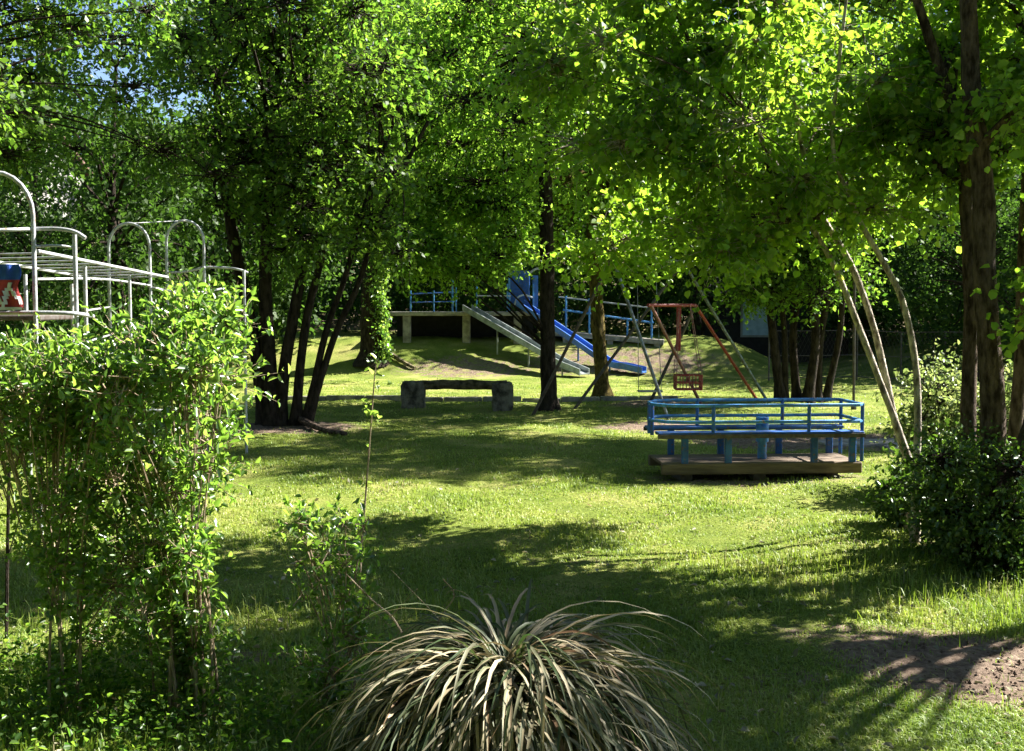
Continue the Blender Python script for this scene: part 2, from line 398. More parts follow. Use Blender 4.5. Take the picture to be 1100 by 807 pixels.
# ============================================================ GROUND
def axis(a, b, near0, near1, step, grow=1.13):
    xs = list(np.arange(near0, near1+1e-6, step)); s = step
    while xs[-1] < b: s *= grow; xs.append(xs[-1]+s)
    s = step
    while xs[0] > a: s *= grow; xs.insert(0, xs[0]-s)
    return np.array(xs)
xs = axis(-900, 900, -14, 14, 0.14); ys = axis(-600, 1200, 4, 42, 0.14)
X, Y = np.meshgrid(xs, ys)
Z = terrain(X, Y); near = (np.abs(X) < 14) & (Y < 42)
dm = dirtmask(X, Y)
Z = Z+np.where(near, RNG.normal(0, 0.008, X.shape)+np.where(dm > 0.4, RNG.normal(0, 0.009, X.shape), 0), 0)
V = np.stack([X, Y, Z], -1).reshape(-1, 3); nx = len(xs)
ii = (np.arange(len(ys)-1)[:, None]*nx+np.arange(nx-1)[None, :]).ravel()
Fc = np.stack([ii, ii+1, ii+nx+1, ii+nx], 1)
g = link('ground', mesh_np('ground', V, Fc, M['ground'], True, dm.ravel(), 'dirt', 'POINT')); tag(g, kind='structure')

def grass_blades(n, r0, r1, umax, hgt, wdt, x_off=0.0, lean=0.5):
    u = RNG.uniform(-umax, umax, n); inv = RNG.uniform(1/r1, 1/r0, n); y = 1/inv; x = u*y+x_off
    return x, y
def build_grass(name, x, y, h, w, mat, label, lean=0.55, dmax=0.33):
    dmk = dirtmask(x, y)+RNG.normal(0, 0.17, len(x)); k = dmk < dmax
    x, y, h, w = x[k], y[k], h[k], w[k]; n = len(x)
    z = terrain(x, y)-0.01; p = np.stack([x, y, z], 1)
    az = RNG.uniform(0, 2*np.pi, n); d = np.stack([np.cos(az), np.sin(az), np.zeros(n)], 1)
    a2 = az+np.pi/2+RNG.normal(0, .25, n); s = np.stack([np.cos(a2), np.sin(a2), np.zeros(n)], 1)
    l = np.minimum(np.abs(RNG.normal(0, lean, n)), 1.25)[:, None]; h = h[:, None]; w = w[:, None]
    mid = p+d*h*l*0.35+np.array([0, 0, 1])*h*0.6
    tip = p+d*h*l*1.1+np.array([0, 0, 1])*h*np.clip(1-0.35*l, 0.3, 1)
    V = np.stack([p-s*w/2, p+s*w/2, mid+s*w*0.42, mid-s*w*0.42, tip+s*w*.06, tip-s*w*.06], 1).reshape(-1, 3)
    i6 = np.arange(n)[:, None]*6; F = np.stack([i6+np.array([0, 1, 2, 3]), i6+np.array([3, 2, 4, 5])], 1).reshape(-1, 4)
    pat = 0.5+0.25*np.sin(x*1.7+0.5)*np.cos(y*1.1)+0.2*np.sin(x*5.3+y*3.1)
    r = np.clip(pat*0.55+RNG.random(n)*0.5+(RNG.random(n) > 0.965)*0.5, 0, 1)
    r = np.repeat(r, 2)
    o = link(name, mesh_np(name, V, F, mat, attr=r)); tag(o, label, 'grass', kind='stuff'); return o
x, y = grass_blades(560000, 4.3, 34, 0.62, 0, 0)
hh = RNG.uniform(0.022, 0.055, len(x))*(1+0.5*np.sin(x*2.3)*np.sin(y*1.9))
build_grass('lawn_grass', x, y, hh, 0.003+0.00055*y, M['grass'], 'short sunlit lawn grass under the trees', 1.0)
# longer tufts at the front left, right edge and beside the right trunks
xx = []; yy = []
for cx, cy, sx, sy, n in ((-2.9, 5.4, 1.0, 0.8, 3600), (4.0, 7.9, 0.55, 0.3, 2000), (4.4, 5.9, 0.6, 0.35, 500), (-0.4, 5.6, 0.9, 0.5, 700), (-3.6, 7.2, 1.6, 0.7, 2400),
                          (2.6, 9.4, 0.6, 0.25, 500), (-0.8, 8.0, 1.0, 0.2, 500), (3.3, 8.6, 0.5, 0.3, 500)):
    xx.append(RNG.normal(cx, sx, n)); yy.append(RNG.normal(cy, sy, n))
x = np.concatenate(xx); y = np.concatenate(yy)
build_grass('tall_grass', x, y, RNG.uniform(0.06, 0.19, len(x)), RNG.uniform(0.005, 0.009, len(x)), M['grass'], 'longer uncut tufts of grass around the shrubs', 0.5, 0.6)

# broad-leaved weeds at the front left
pos = []; 
for cx, cy, sx, sy, n, zt in ((-2.6, 5.5, 0.9, 0.45, 3000, 0.30), (-1.5, 5.7, 0.35, 0.25, 900, 0.22), (-3.2, 6.3, 0.7, 0.4, 1500, 0.35), (-2.4, 6.3, .5, .3, 1500, .22)):
    a = RNG.normal(cx, sx, n); b = RNG.normal(cy, sy, n); pos.append(np.stack([a, b, terrain(a, b)+RNG.random(n)**1.5*zt], 1))
pos = np.concatenate(pos); 
V, Fq, A = leaves(pos, RNG.normal(0, 1, pos.shape)*np.array([1, 1, .4])+np.array([0, 0, .3]), 0.035, 0.8)
tag(link('ground_cover', mesh_np('ground_cover', V, Fq, M['leaf_mid'], attr=A)), 'low leafy weeds growing under the shrubs', 'weeds', kind='stuff')

# soil crumbs on the bare patch
mb = MB()
for _ in range(900):
    a = random.gauss(3.2, 0.6); b = random.gauss(6.45, 0.45)
    if dirtmask(a, b) < 0.25: continue
    r = random.uniform(0.004, 0.014)*random.choice((1, 1, 1.6)); z = tz(a, b)+r*0.3
    vs = [(a+r*random.uniform(.6, 1.2)*dx, b+r*random.uniform(.6, 1.2)*dy, z+r*random.uniform(.5, .9)*dz) for dx, dy, dz in ((1, 0, 0), (0, 1, 0), (-1, 0, 0), (0, -1, 0), (0, 0, 1), (0, 0, -1))]
    mb.add(vs, [(0, 1, 4), (1, 2, 4), (2, 3, 4), (3, 0, 4), (1, 0, 5), (2, 1, 5), (3, 2, 5), (0, 3, 5)])
tag(mb.build('soil_crumbs', M['soil'], smooth=False), 'crumbs of dug soil scattered on the bare patch', 'soil', kind='stuff')
# fallen leaves and litter
n = 1000; x, y = grass_blades(n, 5, 24, 0.5, 0, 0)
V, Fq, A = leaves(np.stack([x, y, terrain(x, y)+0.03], 1), RNG.normal(0, 1, (n, 3))*np.array([1, 1, .15]), 0.045, 1.6)
tag(link('leaf_litter', mesh_np('leaf_litter', V, Fq, M['strap'], attr=np.where(A > .85, .8, .4+.15*A))), 'pale dead leaves scattered over the lawn', 'dead leaves', kind='stuff')

# kerb behind the big lawn and worn slab by the rocking platform
mb = MB()
for i in range(11):
    a = -6.2+i*0.92; mb.box((a+.45, 26.2, tz(a+.45, 26.2)+0.03), (0.9, 0.14, 0.14), bev=0.015)
tag(mb.build('kerb', M['concrete'], smooth=False), kind='structure')
mb = MB(); mb.box((5.9, 18.0, tz(5.9, 18.0)+0.02), (1.9, 0.7, 0.1), rot=0.1, bev=0.02); mb.box((6.4, 17.0, tz(6.4, 17)+0.02), (1.3, 0.5, 0.1), rot=-0.1, bev=0.02)
tag(mb.build('path', M['concrete'], smooth=False), kind='structure')

# ============================================================ PLAY EQUIPMENT
# --- blue railed oblong rocking platform
RC = (P(807, 480, 14.6)[0], 14.6); rz = tz(*RC)-.045; ROT = R(4)
t = thing('rocking_platform', 'blue railed oblong rocking platform with a thick wooden base on the lawn', 'rocking platform', (RC[0], RC[1], rz))
def at(p): return (RC[0]+p[0]*math.cos(ROT)-p[1]*math.sin(ROT), RC[1]+p[0]*math.sin(ROT)+p[1]*math.cos(ROT), rz+p[2])
HL, HD = 1.34, 0.44
def loop(z, o=0.0): 
    a, b, k = HL+o, HD+o, .30
    return [(-a, -b+k, z), (-a+k*.5, -b+k*.25, z), (-a+k*1.3, -b, z), (a-.06, -b, z), (a, -b+.06, z), (a, b-.06, z), (a-.06, b, z), (-a+k*1.3, b, z), (-a+k*.5, b-k*.25, z), (-a, b-k, z)]
mb = MB(); 
for k in range(5): mb.box(at((.02, -.34+k*.17, .235)), (2.56, .16, .04), rot=ROT, bev=.006)
mb.build('deck', M['wood'], t, smooth=False)
for y_ in (-.42, .42):
    mb = MB(); mb.box(at((.02, y_, .18)), (2.6, .09, .14), rot=ROT, bev=.012); mb.build('base_beam', M['wood'], t, smooth=False)
for x_ in (-.95, 0, .95):
    mb = MB(); mb.box(at((x_, 0, .05)), (.16, .8, .16), rot=ROT, bev=.01); mb.build('bearer', M['steel_dark'], t, smooth=False)
for zz, nm, mt, o_ in ((0.985, 'top_rail', 'blue_light', 0), (0.775, 'middle_rail', 'blue_light', 0)):
    MB().tube([at(p) for p in loop(zz, o_)], 0.022, 8, closed=True).build(nm, M[mt], t)
for y_ in (-.36, .36):
    mb = MB(); mb.box(at((0, y_, .63)), (2.66, .25, .035), rot=ROT, bev=.006); mb.build('seat', M['blue'], t, smooth=False)
    mb = MB(); mb.beam(at((-HL, y_*1.35, .60)), at((HL, y_*1.35, .60)), .03, .05); mb.build('seat_rail', M['steel_dark'], t, smooth=False)
for x_, y_ in ((-.98, -.42), (-.42, -.42), (.70, -.42), (1.2, -.42), (-.98, .42), (-.3, .42), (.5, .42), (1.2, .42)):
    mb = MB(); mb.box(at((x_, y_, .43)), (.085, .06, .37), rot=ROT, bev=.008); mb.build('leg', M['blue'], t, smooth=False)
for x_, y_, z0_ in ((-HL, -.1, .58), (-.62, -HD, .6), (HL, -.38, .25), (HL, .38, .25), (.55, HD, .6), (-.62, HD, .6), (.62, -HD, .6), (-HL, .1, .58)):
    MB().tube([at((x_, y_, z0_)), at((x_, y_, 1.0))], .024, 8).build('rail_post', M['blue'], t)
MB().tube([at((.13, -.05, .25)), at((.13, -.05, .50))], .06, 12).build('hub_post', M['blue_light'], t)
MB().tube([at((.13, -.05, .48)), at((.13, -.05, .80))], .085, 12).build('hub_sleeve', M['blue_light'], t)

# --- climbing frame of grey tubes behind the hedge
base = G(200, 492)
cf = thing('climbing_frame', 'tall grey tubular climbing frame with hoops and monkey bars behind the shrub', 'climbing frame', (base[0], base[1], 0))
def tube_px(name, pts, Yv, r, mat=M['tube'], n=6, parent=cf, seg=10, down=False):
    q = [P(e[0], e[1], e[2] if len(e) > 2 else Yv) for e in pts]
    if down: q[-1] = (q[-1][0], q[-1][1], tz(q[-1][0], q[-1][1])-0.1)
    c = curve(q, n) if len(q) > 2 else q
    return MB().tube([tuple(v[:3]) for v in c], r, seg).build(name, mat, parent)
def arch(xl, xr, ytop, Y1, r=0.021):
    a = P(xl, 330, Y1); b = P(xr, 330, Y1); zt = P(xl, ytop, Y1)[2]; w = (b[0]-a[0])/2; cx = (a[0]+b[0])/2
    pts = [(a[0], Y1, tz(a[0], Y1)-.1), (a[0], Y1, zt-w*1.15)]
    for k in range(1, 12):
        an = math.pi*k/12; pts.append((cx-w*math.cos(an), Y1, zt-w*1.15+w*1.15*math.sin(an)))
    pts += [(b[0], Y1, zt-w*1.15), (b[0], Y1, tz(b[0], Y1)-.1)]
    return MB().tube(pts, r, 10).build('hoop', M['tube'], cf)
arch(118, 162, 240, 16.0); arch(180, 220, 237, 16.8); arch(-42, 38, 185, 10.6)
a2 = P(-36, 212, 11.4)
# monkey bars
A1, A2 = P(40, 270, 11.0), P(180, 298, 16.2); B1, B2 = P(-60, 272, 11.6), P(110, 301, 16.6)
def lerp(a, b, t): return tuple(a[i]+(b[i]-a[i])*t for i in range(3))
mbx = MB().tube([A1, A2], 0.02, 10).build('ladder_rail', M['tube'], cf); MB().tube([B1, B2], 0.02, 10).build('ladder_rail', M['tube'], cf)
for k in range(9):
    MB().tube([lerp(A1, B1, 0) if False else lerp(A1, A2, (k+.5)/9), lerp(B1, B2, (k+.5)/9)], 0.011, 8).build('rung', M['tube'], cf)
def post(px, pytop, Yp, r=0.021): 
    a = P(px, pytop, Yp); MB().tube([(a[0], a[1], tz(a[0], a[1])-.1), a], r, 10).build('post', M['tube'], cf); return a
# far tower guard rails (half rings)
def halfring(xl, xr, py, Y0, depth, name='guard_rail'):
    a = P(xl, py, Y0); b = P(xr, py, Y0); cx = (a[0]+b[0])/2; w = (b[0]-a[0])/2
    pts = [(cx-w*math.cos(t_), Y0-depth*math.sin(t_), a[2]) for t_ in np.linspace(0, math.pi, 15)]
    MB().tube(pts, 0.019, 8).build(name, M['tube'], cf)
post(262, 290, 16.8); post(91, 285, 12.6, 0.022); post(80, 252, 10.7); post(139, 296, 14.6, 0.02); post(77, 305, 13.4, 0.02); post(27, 295, 11.6, 0.02); post(224, 305, 17.4, .02)
tube_px('guard_rail', [(38, 246), (62, 246), (80, 249), (92, 256)], 10.65, 0.019)
tube_px('guard_rail', [(38, 246, 10.65), (10, 247, 10.4), (-40, 249, 10.2)], 10.6, 0.019)
tube_px('guard_rail', [(220, 287, 16.8), (245, 288, 16.8), (258, 290, 16.8), (266, 293, 16.9)], 16.8, 0.019)
tube_px('guard_rail', [(180, 293, 16.8), (200, 292, 16.4), (220, 287, 16.2)], 16.8, 0.017)
tube_px('guard_rail', [(162, 309, 16.2), (190, 314, 16.1), (215, 314, 16.3), (240, 310, 16.9)], 16.8, 0.017)
tube_px('guard_rail', [(38, 265, 10.6), (60, 264, 10.6), (80, 266, 10.7)], 10.65, 0.013)
tube_px('top_bar', [(140, 240, 16.0), (200, 237, 16.8)], 16, 0.007)
tube_px('platform_rail', [(-60, 337, 10.5), (38, 336, 10.5), (80, 337, 10.6), (100, 340, 10.9)], 10.6, 0.02)
tube_px('platform_rail', [(110, 441, 16.4), (164, 441, 16.1), (224, 441, 17.0)], 10.6, 0.02)
tube_px('platform_rail', [(38, 300, 12.5), (110, 300, 15.0), (162, 307, 16.0)], 10.6, 0.016)
tube_px('platform_rail', [(91, 380, 12.6), (139, 380, 14.6)], 10.6, 0.016)
for k in range(5): tube_px('ladder_step', [(91, 300+k*34, 12.6), (118, 300+k*30, 16.0)], 10.6, 0.012)
mbp = MB(); q = P(40, 338, 11.0); mbp.box((q[0]-.45, 11.2, q[2]-.03), (1.1, 1.1, .05), rot=.1, bev=.01); mbp.build('platform', M['steel_dark'], cf, smooth=False)

# cloth bundle hanging on the near platform rail (blue, red, white)
a = P(-20, 284, 10.35); b = P(22, 333, 10.35)
th = thing('draped_cloth', 'blue red and white cloth hanging on the near end of the climbing frame', 'cloth', (b[0], b[1], b[2]))
def cloth_panel(f0, f1, mat, nm, yo=0.0, shape=None):
    n = 18; m = 10; vs = []; fs = []
    for j in range(m+1):
        for i in range(n+1):
            u = i/n; v = f0+(f1-f0)*j/m
            xx_ = a[0]+(b[0]-a[0])*u+0.02*math.sin(v*9); zz_ = a[2]+(b[2]-a[2])*v; vs.append((xx_, 10.35+yo+0.02*math.sin(u*17+v*3), zz_))
    k = len(vs); vs += [(p[0], p[1]+0.012, p[2]) for p in vs]; w = n+1
    for j in range(m):
        for i in range(n):
            if shape and not shape(i/n, f0+(f1-f0)*(j+.5)/m): continue
            q4 = (j*w+i, j*w+i+1, (j+1)*w+i+1, (j+1)*w+i); fs += [q4[::-1], tuple(k+z for z in q4)]
    MB().add(vs, fs).build(nm, mat, th)
cloth_panel(0, 0.34, M['cloth_b'], 'blue_cloth'); cloth_panel(0.34, 1.0, M['cloth_r'], 'red_cloth')
cloth_panel(0.40, 1.0, M['cloth_w'], 'white_stripe', -0.02, lambda u, v: abs(abs(u*4 % 2-1)*0.45+0.45-v) < 0.09 or v > 0.93)

# --- big grey A-frame swing
def swing_set(name, label, apexes, feet, r, mats, beam_m, seats, loc):
    t = thing(name, label, 'swing set', loc)
    for (ap, ft, m_) in feet:
        f_ = (ft[0], ft[1], ft[2]-0.1); MB().tube([f_, ap], r, 10).build('leg', m_, t)
    MB().tube(apexes, r*1.05, 10).build('beam', beam_m, t)
    return t
a1 = P(658, 277, 22.3); a2 = P(734, 272, 24.8); a2 = (a2[0], a2[1], a1[2]+0.02)
f1, f2, f3, f4 = G(570, 446), G(720, 451), G(613, 440), G(827, 431)
st = swing_set('tall_swing_set', 'tall grey and rust steel A-frame swing set on the lawn right of the mossy trunk', [a1, a2],
               [(a1, f1, M['steel_dark']), (a1, f2, M['steel']), (a2, f3, M['steel_dark']), (a2, f4, M['steel'])], 0.034, None, M['steel'], None, (a1[0], 23.5, 0))
mid = lerp(a1, a2, 0.45); zs = P(712, 420, 23.5)[2]
sx = 0.24
MB().box((mid[0]+.1, mid[1], zs), (0.52, 0.22, 0.035), bev=.01).build('seat', M['wall_w'], st, smooth=False)
for s_ in (-1, 1): MB().tube([(mid[0]+.1+s_*sx, mid[1], zs), (mid[0]+s_*0.2, mid[1]+s_*0.1, mid[2])], 0.008, 6).build('hanger', M['steel'], st)
# --- red swing
b1 = P(699, 328, 23.2); b2 = P(747, 328, 24.2); b2 = (b2[0], b2[1], b1[2])
g1, g2, g3, g4 = G(757, 437), G(648, 441), G(694, 437), G(815, 428)
rs = swing_set('red_swing_set', 'low red steel swing frame with a red basket seat behind the rocking platform', [lerp(b1, b2, -0.06), lerp(b1, b2, 1.0)],
               [(b1, g1, M['red_worn']), (b2, g3, M['steel_dark']), (b2, g4, M['red'])], 0.036, None, M['red'], None, ((b1[0]+b2[0])/2, 23.7, 0))
sc_ = P(739, 409, 23.6); sw = 0.27; sd = 0.2; z0 = sc_[2]-0.18
m_ = MB(); m_.box((sc_[0], sc_[1], z0), (sw*2, sd*2, 0.03), bev=.005)
m_.build('seat', M['red'], rs, smooth=False)
m_ = MB(); cor = [(sc_[0]+i*sw, sc_[1]+j*sd) for i, j in ((-1, -1), (1, -1), (1, 1), (-1, 1))]
for zz in (0.14, 0.30): m_.tube([(x_, y_, z0+zz) for x_, y_ in cor], 0.014, 6, closed=True)
for k in range(4):
    p0 = cor[k]; p1 = cor[(k+1) % 4]
    for j in range(4): m_.tube([(p0[0]+(p1[0]-p0[0])*j/4, p0[1]+(p1[1]-p0[1])*j/4, z0), (p0[0]+(p1[0]-p0[0])*j/4, p0[1]+(p1[1]-p0[1])*j/4, z0+.3)], 0.011, 6)
m_.build('basket', M['red'], rs)
tm = lerp(b1, b2, 0.75)
for i, j in ((-1, -1), (1, -1), (1, 1), (-1, 1)):
    MB().tube([(sc_[0]+i*sw, sc_[1]+j*sd, z0+.3), (tm[0]+i*0.12, tm[1]+j*0.05, tm[2])], 0.008, 6).build('hanger', M['red_worn'], rs)
m_ = MB(); m_.box((P(729, 350, 24)[0], 24.0, P(729, 352, 24)[2]), (0.10, 0.05, 1.0), bev=.01); m_.build('back_board', M['red'], rs, smooth=False)

# --- terrace platform
pf = thing('raised_platform', 'raised concrete platform with blue railings on the grassy bank', 'platform', (-1.0, 38.6, tz(-1, 38.6)))
zd = P(500, 335, 38)[2]
mb = MB(); mb.box((-1.75+0.05, 39.3, zd-.07), (5.0, 2.6, 0.14), bev=.02); mb.build('deck', M['concrete'], pf, smooth=False)
mb = MB(); mb.box((-1.7, 40.45, zd-.85), (4.9, .2, 1.4)); mb.build('void_backing', M['black'], pf, smooth=False)  # near-black sheet, its colour stands in for the shaded void under the deck
for px_ in (501, 556, 437): 
    q = P(px_, 340, 38.15); mb = MB(); mb.box((q[0], 38.2, (zd-.14+tz(q[0], 38.2)-.1)/2), (0.27, 0.27, zd-.14-tz(q[0], 38.2)+.1), bev=.02); mb.build('pillar', M['concrete'], pf, smooth=False)
def px_rail(p1, p2, Ya, r, m_, nm='rail', par=pf, Yb=None): MB().tube([P(*p1, Ya), P(*p2, Yb or Ya)], r, 8).build(nm, m_, par)
for px_ in (441, 466, 490, 512, 545, 573): px_rail((px_, 336), (px_, 305 if px_ > 480 else 312), 38.3, 0.025, M['blue_light'], 'rail_post')
px_rail((441, 316), (490, 314), 38.3, .022, M['blue']); px_rail((441, 325), (490, 324), 38.3, .018, M['blue']); px_rail((512, 318), (549, 318), 38.3, .022, M['tube'])
px_rail((486, 300), (486, 336), 38.2, .03, M['blue_light'], 'rail_post')
# right walkway wing of the terrace
wk = thing('walkway', 'long low concrete walkway with two blue rails along the bank right of the blue slide', 'walkway', (3.6, 38.5, tz(3.6, 38.5)))
pts_w = [P(600, 357, 37.6), P(700, 368, 37.2), P(716, 369, 37.2)]
mb = MB(); w0 = P(596, 358, 38.2); w1 = P(716, 368, 37.6)
mb.beam((w0[0], w0[1]+.6, w0[2]), (w1[0], w1[1]+.6, w1[2]), 1.3, 0.16); mb.build('deck', M['concrete'], wk, smooth=False)
for f_ in (.1, .5, .92):
    q = lerp(w0, w1, f_)
    for dy in (.1, 1.1): mb = MB(); g_ = tz(q[0], q[1]+dy); mb.box((q[0], q[1]+dy, (q[2]-.085+g_-.15)/2), (.2, .2, q[2]-.085-g_+.15), bev=.01); mb.build('pillar', M['concrete'], wk, smooth=False)
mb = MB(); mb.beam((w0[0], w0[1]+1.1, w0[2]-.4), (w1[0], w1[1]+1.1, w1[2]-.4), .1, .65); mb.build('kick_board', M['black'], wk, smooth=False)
for px_, yt, yb in ((608, 318, 357), (633, 321, 360), (674, 343, 364), (700, 330, 366)): px_rail((px_, yt), (px_, yb), 38.1, 0.032, M['blue_light'], 'rail_post', wk)
px_rail((600, 319), (700, 331), 38.1, .025, M['galv'], 'rail', wk); px_rail((605, 333), (702, 347), 38.1, .032, M['blue_light'], 'rail', wk)
# --- play tower
pt = thing('play_tower', 'small blue panelled play tower at the top of the blue slide', 'play tower', (P(566, 334, 38.6)[0], 38.6, zd))
for (xa, xb, ya, yb, Yq, mt) in ((546, 569, 291, 326, 39.3, 'blue'), (572, 578, 296, 330, 38.4, 'blue_vivid'),):
    q0 = P(xa, ya, Yq); q1 = P(xb, yb, Yq); mb = MB(); mb.box(((q0[0]+q1[0])/2, Yq, (q0[2]+q1[2])/2), (abs(q1[0]-q0[0]), .06, abs(q0[2]-q1[2])), bev=.01); mb.build('panel', M[mt], pt, smooth=False)
for px_ in (547, 568, 582): px_rail((px_, 291), (px_, 337), 38.45, .035, M['blue_vivid' if px_ == 568 else 'blue_light'], 'post', pt)
q = [P(568, 294, 38.4), P(576, 289, 38.4), P(583, 291, 38.4), P(587, 300, 38.3), P(589, 316, 38.2)]
MB().tube([tuple(v) for v in curve(q, 5)], .035, 8).build('grab_hoop', M['tube'], pt)
q = [P(552, 330, 38.2), P(556, 320, 38.2), P(564, 317, 38.2), P(572, 320, 38.2)]
MB().tube([tuple(v) for v in curve(q, 5)], .03, 8).build('grab_hoop', M['tube'], pt)
# --- slides
def slide(name, label, path, w, m_side, m_bed, legs):
    pts = [np.array(p[:3]) for p in curve(path, 6)]
    for p in pts: p[2] = max(p[2], tz(p[0], p[1])+.1)
    t = thing(name, label, 'slide', tuple(pts[-1]))
    bed = MB(); L_ = MB(); R_ = MB(); vb = []; vl = []; vr = []
    for i, p in enumerate(pts):
        d = pts[min(i+1, len(pts)-1)]-pts[max(i-1, 0)]; s_ = np.array([d[1], -d[0], 0]); s_ /= np.linalg.norm(s_)
        u = np.array([0, 0, 1.0])
        vb += [p-s_*w/2+u*.03, p-s_*w*.3, p+s_*w*.3, p+s_*w/2+u*.03, p+s_*w/2-u*.03, p-s_*w/2-u*.03]
        for V_, sg in ((vl, -1), (vr, 1)):
            c = p+s_*sg*(w/2+.022); V_ += [c-s_*.022-u*.05, c+s_*.022-u*.05, c+s_*.022+u*.15, c-s_*.022+u*.15]
    def skin(vs, k):
        n = len(vs)//k; f = [(i*k+j, i*k+(j+1) % k, (i+1)*k+(j+1) % k, (i+1)*k+j) for i in range(n-1) for j in range(k)]
        return f+[tuple(range(k-1, -1, -1)), tuple((n-1)*k+j for j in range(k))]
    bed.add(vb, skin(vb, 6)).build('chute', m_bed, t); L_.add(vl, skin(vl, 4)).build('side_wall', m_side, t); R_.add(vr, skin(vr, 4)).build('side_wall', m_side, t)
    for f in legs:
        p = pts[int(f*(len(pts)-1))]; g_ = tz(p[0], p[1])
        if p[2]-g_ > 0.15: MB().tube([(p[0], p[1], g_-.1), (p[0], p[1], p[2]-.04)], .03, 8).build('leg', m_side, t)
    return t
def straight(a, b, e_): return [a, lerp(a, b, .33), lerp(a, b, .66), b, lerp(b, e_, .5), e_]
e = G(628, 406); slide('grey_slide', 'old grey metal slide running down the grassy bank from the platform', straight(P(502, 332, 38.0), P(604, 391, 35.5), (e[0], e[1], e[2]+.13)), .42, M['galv'], M['galv'], (.2, .4, .6))
e = G(692, 404); slide('blue_slide', 'bright blue metal slide on the bank between the two lawn trunks', straight(P(559, 327, 38.2), P(655, 391, 35.9), (e[0], e[1], e[2]+.13)), .38, M['blue_vivid'], M['blue_vivid'], (.2, .4, .6))

# --- log bench on two stone blocks
q1 = G(441, 441); q2 = G(540, 439)
bn = thing('log_bench', 'long low bench of a mossy timber beam on two stone blocks', 'bench', (0.5*(q1[0]+q2[0]), 24.1, 0))
def rough_box(c, size, mat, nm, par, j=0.02, rot=0):
    mb = MB(); nx_, ny_, nz_ = 7, 5, 7; vs = {}; hx, hy, hz = [s_/2 for s_ in size]; out = []; fs = []
    def vid(i, j_, k):
        if (i, j_, k) not in vs:
            x_, y_, z_ = -hx+2*hx*i/nx_, -hy+2*hy*j_/ny_, -hz+2*hz*k/nz_
            f = 0.93 if sum((i in (0, nx_), j_ in (0, ny_), k in (0, nz_))) > 1 else 1.0
            vs[(i, j_, k)] = len(out); out.append((c[0]+x_*f+random.uniform(-j, j), c[1]+y_*f+random.uniform(-j, j), c[2]+z_*(f if k == nz_ else 1)+random.uniform(-j, j)))
        return vs[(i, j_, k)]
    for i in range(nx_):
        for k in range(nz_):
            fs.append((vid(i, 0, k), vid(i+1, 0, k), vid(i+1, 0, k+1), vid(i, 0, k+1))); fs.append((vid(i+1, ny_, k), vid(i, ny_, k), vid(i, ny_, k+1), vid(i+1, ny_, k+1)))
    for j_ in range(ny_):
        for k in range(nz_):
            fs.append((vid(0, j_+1, k), vid(0, j_, k), vid(0, j_, k+1), vid(0, j_+1, k+1))); fs.append((vid(nx_, j_, k), vid(nx_, j_+1, k), vid(nx_, j_+1, k+1), vid(nx_, j_, k+1)))
    for i in range(nx_):
        for j_ in range(ny_):
            fs.append((vid(i, j_, nz_), vid(i+1, j_, nz_), vid(i+1, j_+1, nz_), vid(i, j_+1, nz_)))
    mb.add(out, fs).build(nm, mat, par)
rough_box((q1[0], 24.1, 0.27), (0.50, 0.42, 0.66), M['stone'], 'stone_block', bn)
rough_box((q2[0], 24.1, 0.27), (0.44, 0.42, 0.62), M['stone'], 'stone_block', bn)
mb = MB(); pts = [(q1[0]+0.2+(q2[0]-q1[0]-.1)*i/12, 24.1+random.uniform(-.015, .015), 0.52+random.uniform(-.012, .012)) for i in range(13)]
mb.tube(pts, 0.105, 9, jit=0.1); mb.build('beam', M['log'], bn)

# --- pole, fence, shed, fallen branches
q = G(917, 440)
t = thing('metal_pole', 'thin dark green pole rising behind the right end of the rocking platform', 'pole', q)
MB().tube([(q[0], q[1], q[2]-.2), P(918, 300, q[1])], 0.03, 8).build('shaft', M['steel_dark'], t); MB().tube([(q[0], q[1], q[2]-.1), (q[0], q[1], q[2]+.12)], 0.06, 8).build('foot', M['steel_dark'], t)
fe = thing('wire_fence', 'dark wire fence with thin posts along the foot of the right bank', 'fence', (11, 33, tz(11, 33)))
xs_ = np.linspace(7.6, 18, 9)
for x_ in xs_: MB().tube([(x_, 33, tz(x_, 33)-.1), (x_, 33, tz(x_, 33)+1.5)], .025, 6).build('post', M['steel_dark'], fe)
mb = MB()
for h_ in (1.48, .75, .1): mb.tube([(x_, 33, tz(x_, 33)+h_) for x_ in xs_], .014, 6)
mb.build('rail', M['steel_dark'], fe)
mb = MB()
for i in range(90):
    x_ = 7.6+i*10.4/90
    for s_ in (-1, 1):
        x2 = x_+s_*.7
        if 7.6 <= x2 <= 18: mb.tube([(x_, 33, tz(x_, 33)+.1), (x2, 33, tz(x2, 33)+1.48)], .003, 3, cap=False)
mb.build('wire_mesh', M['steel_dark'], fe)

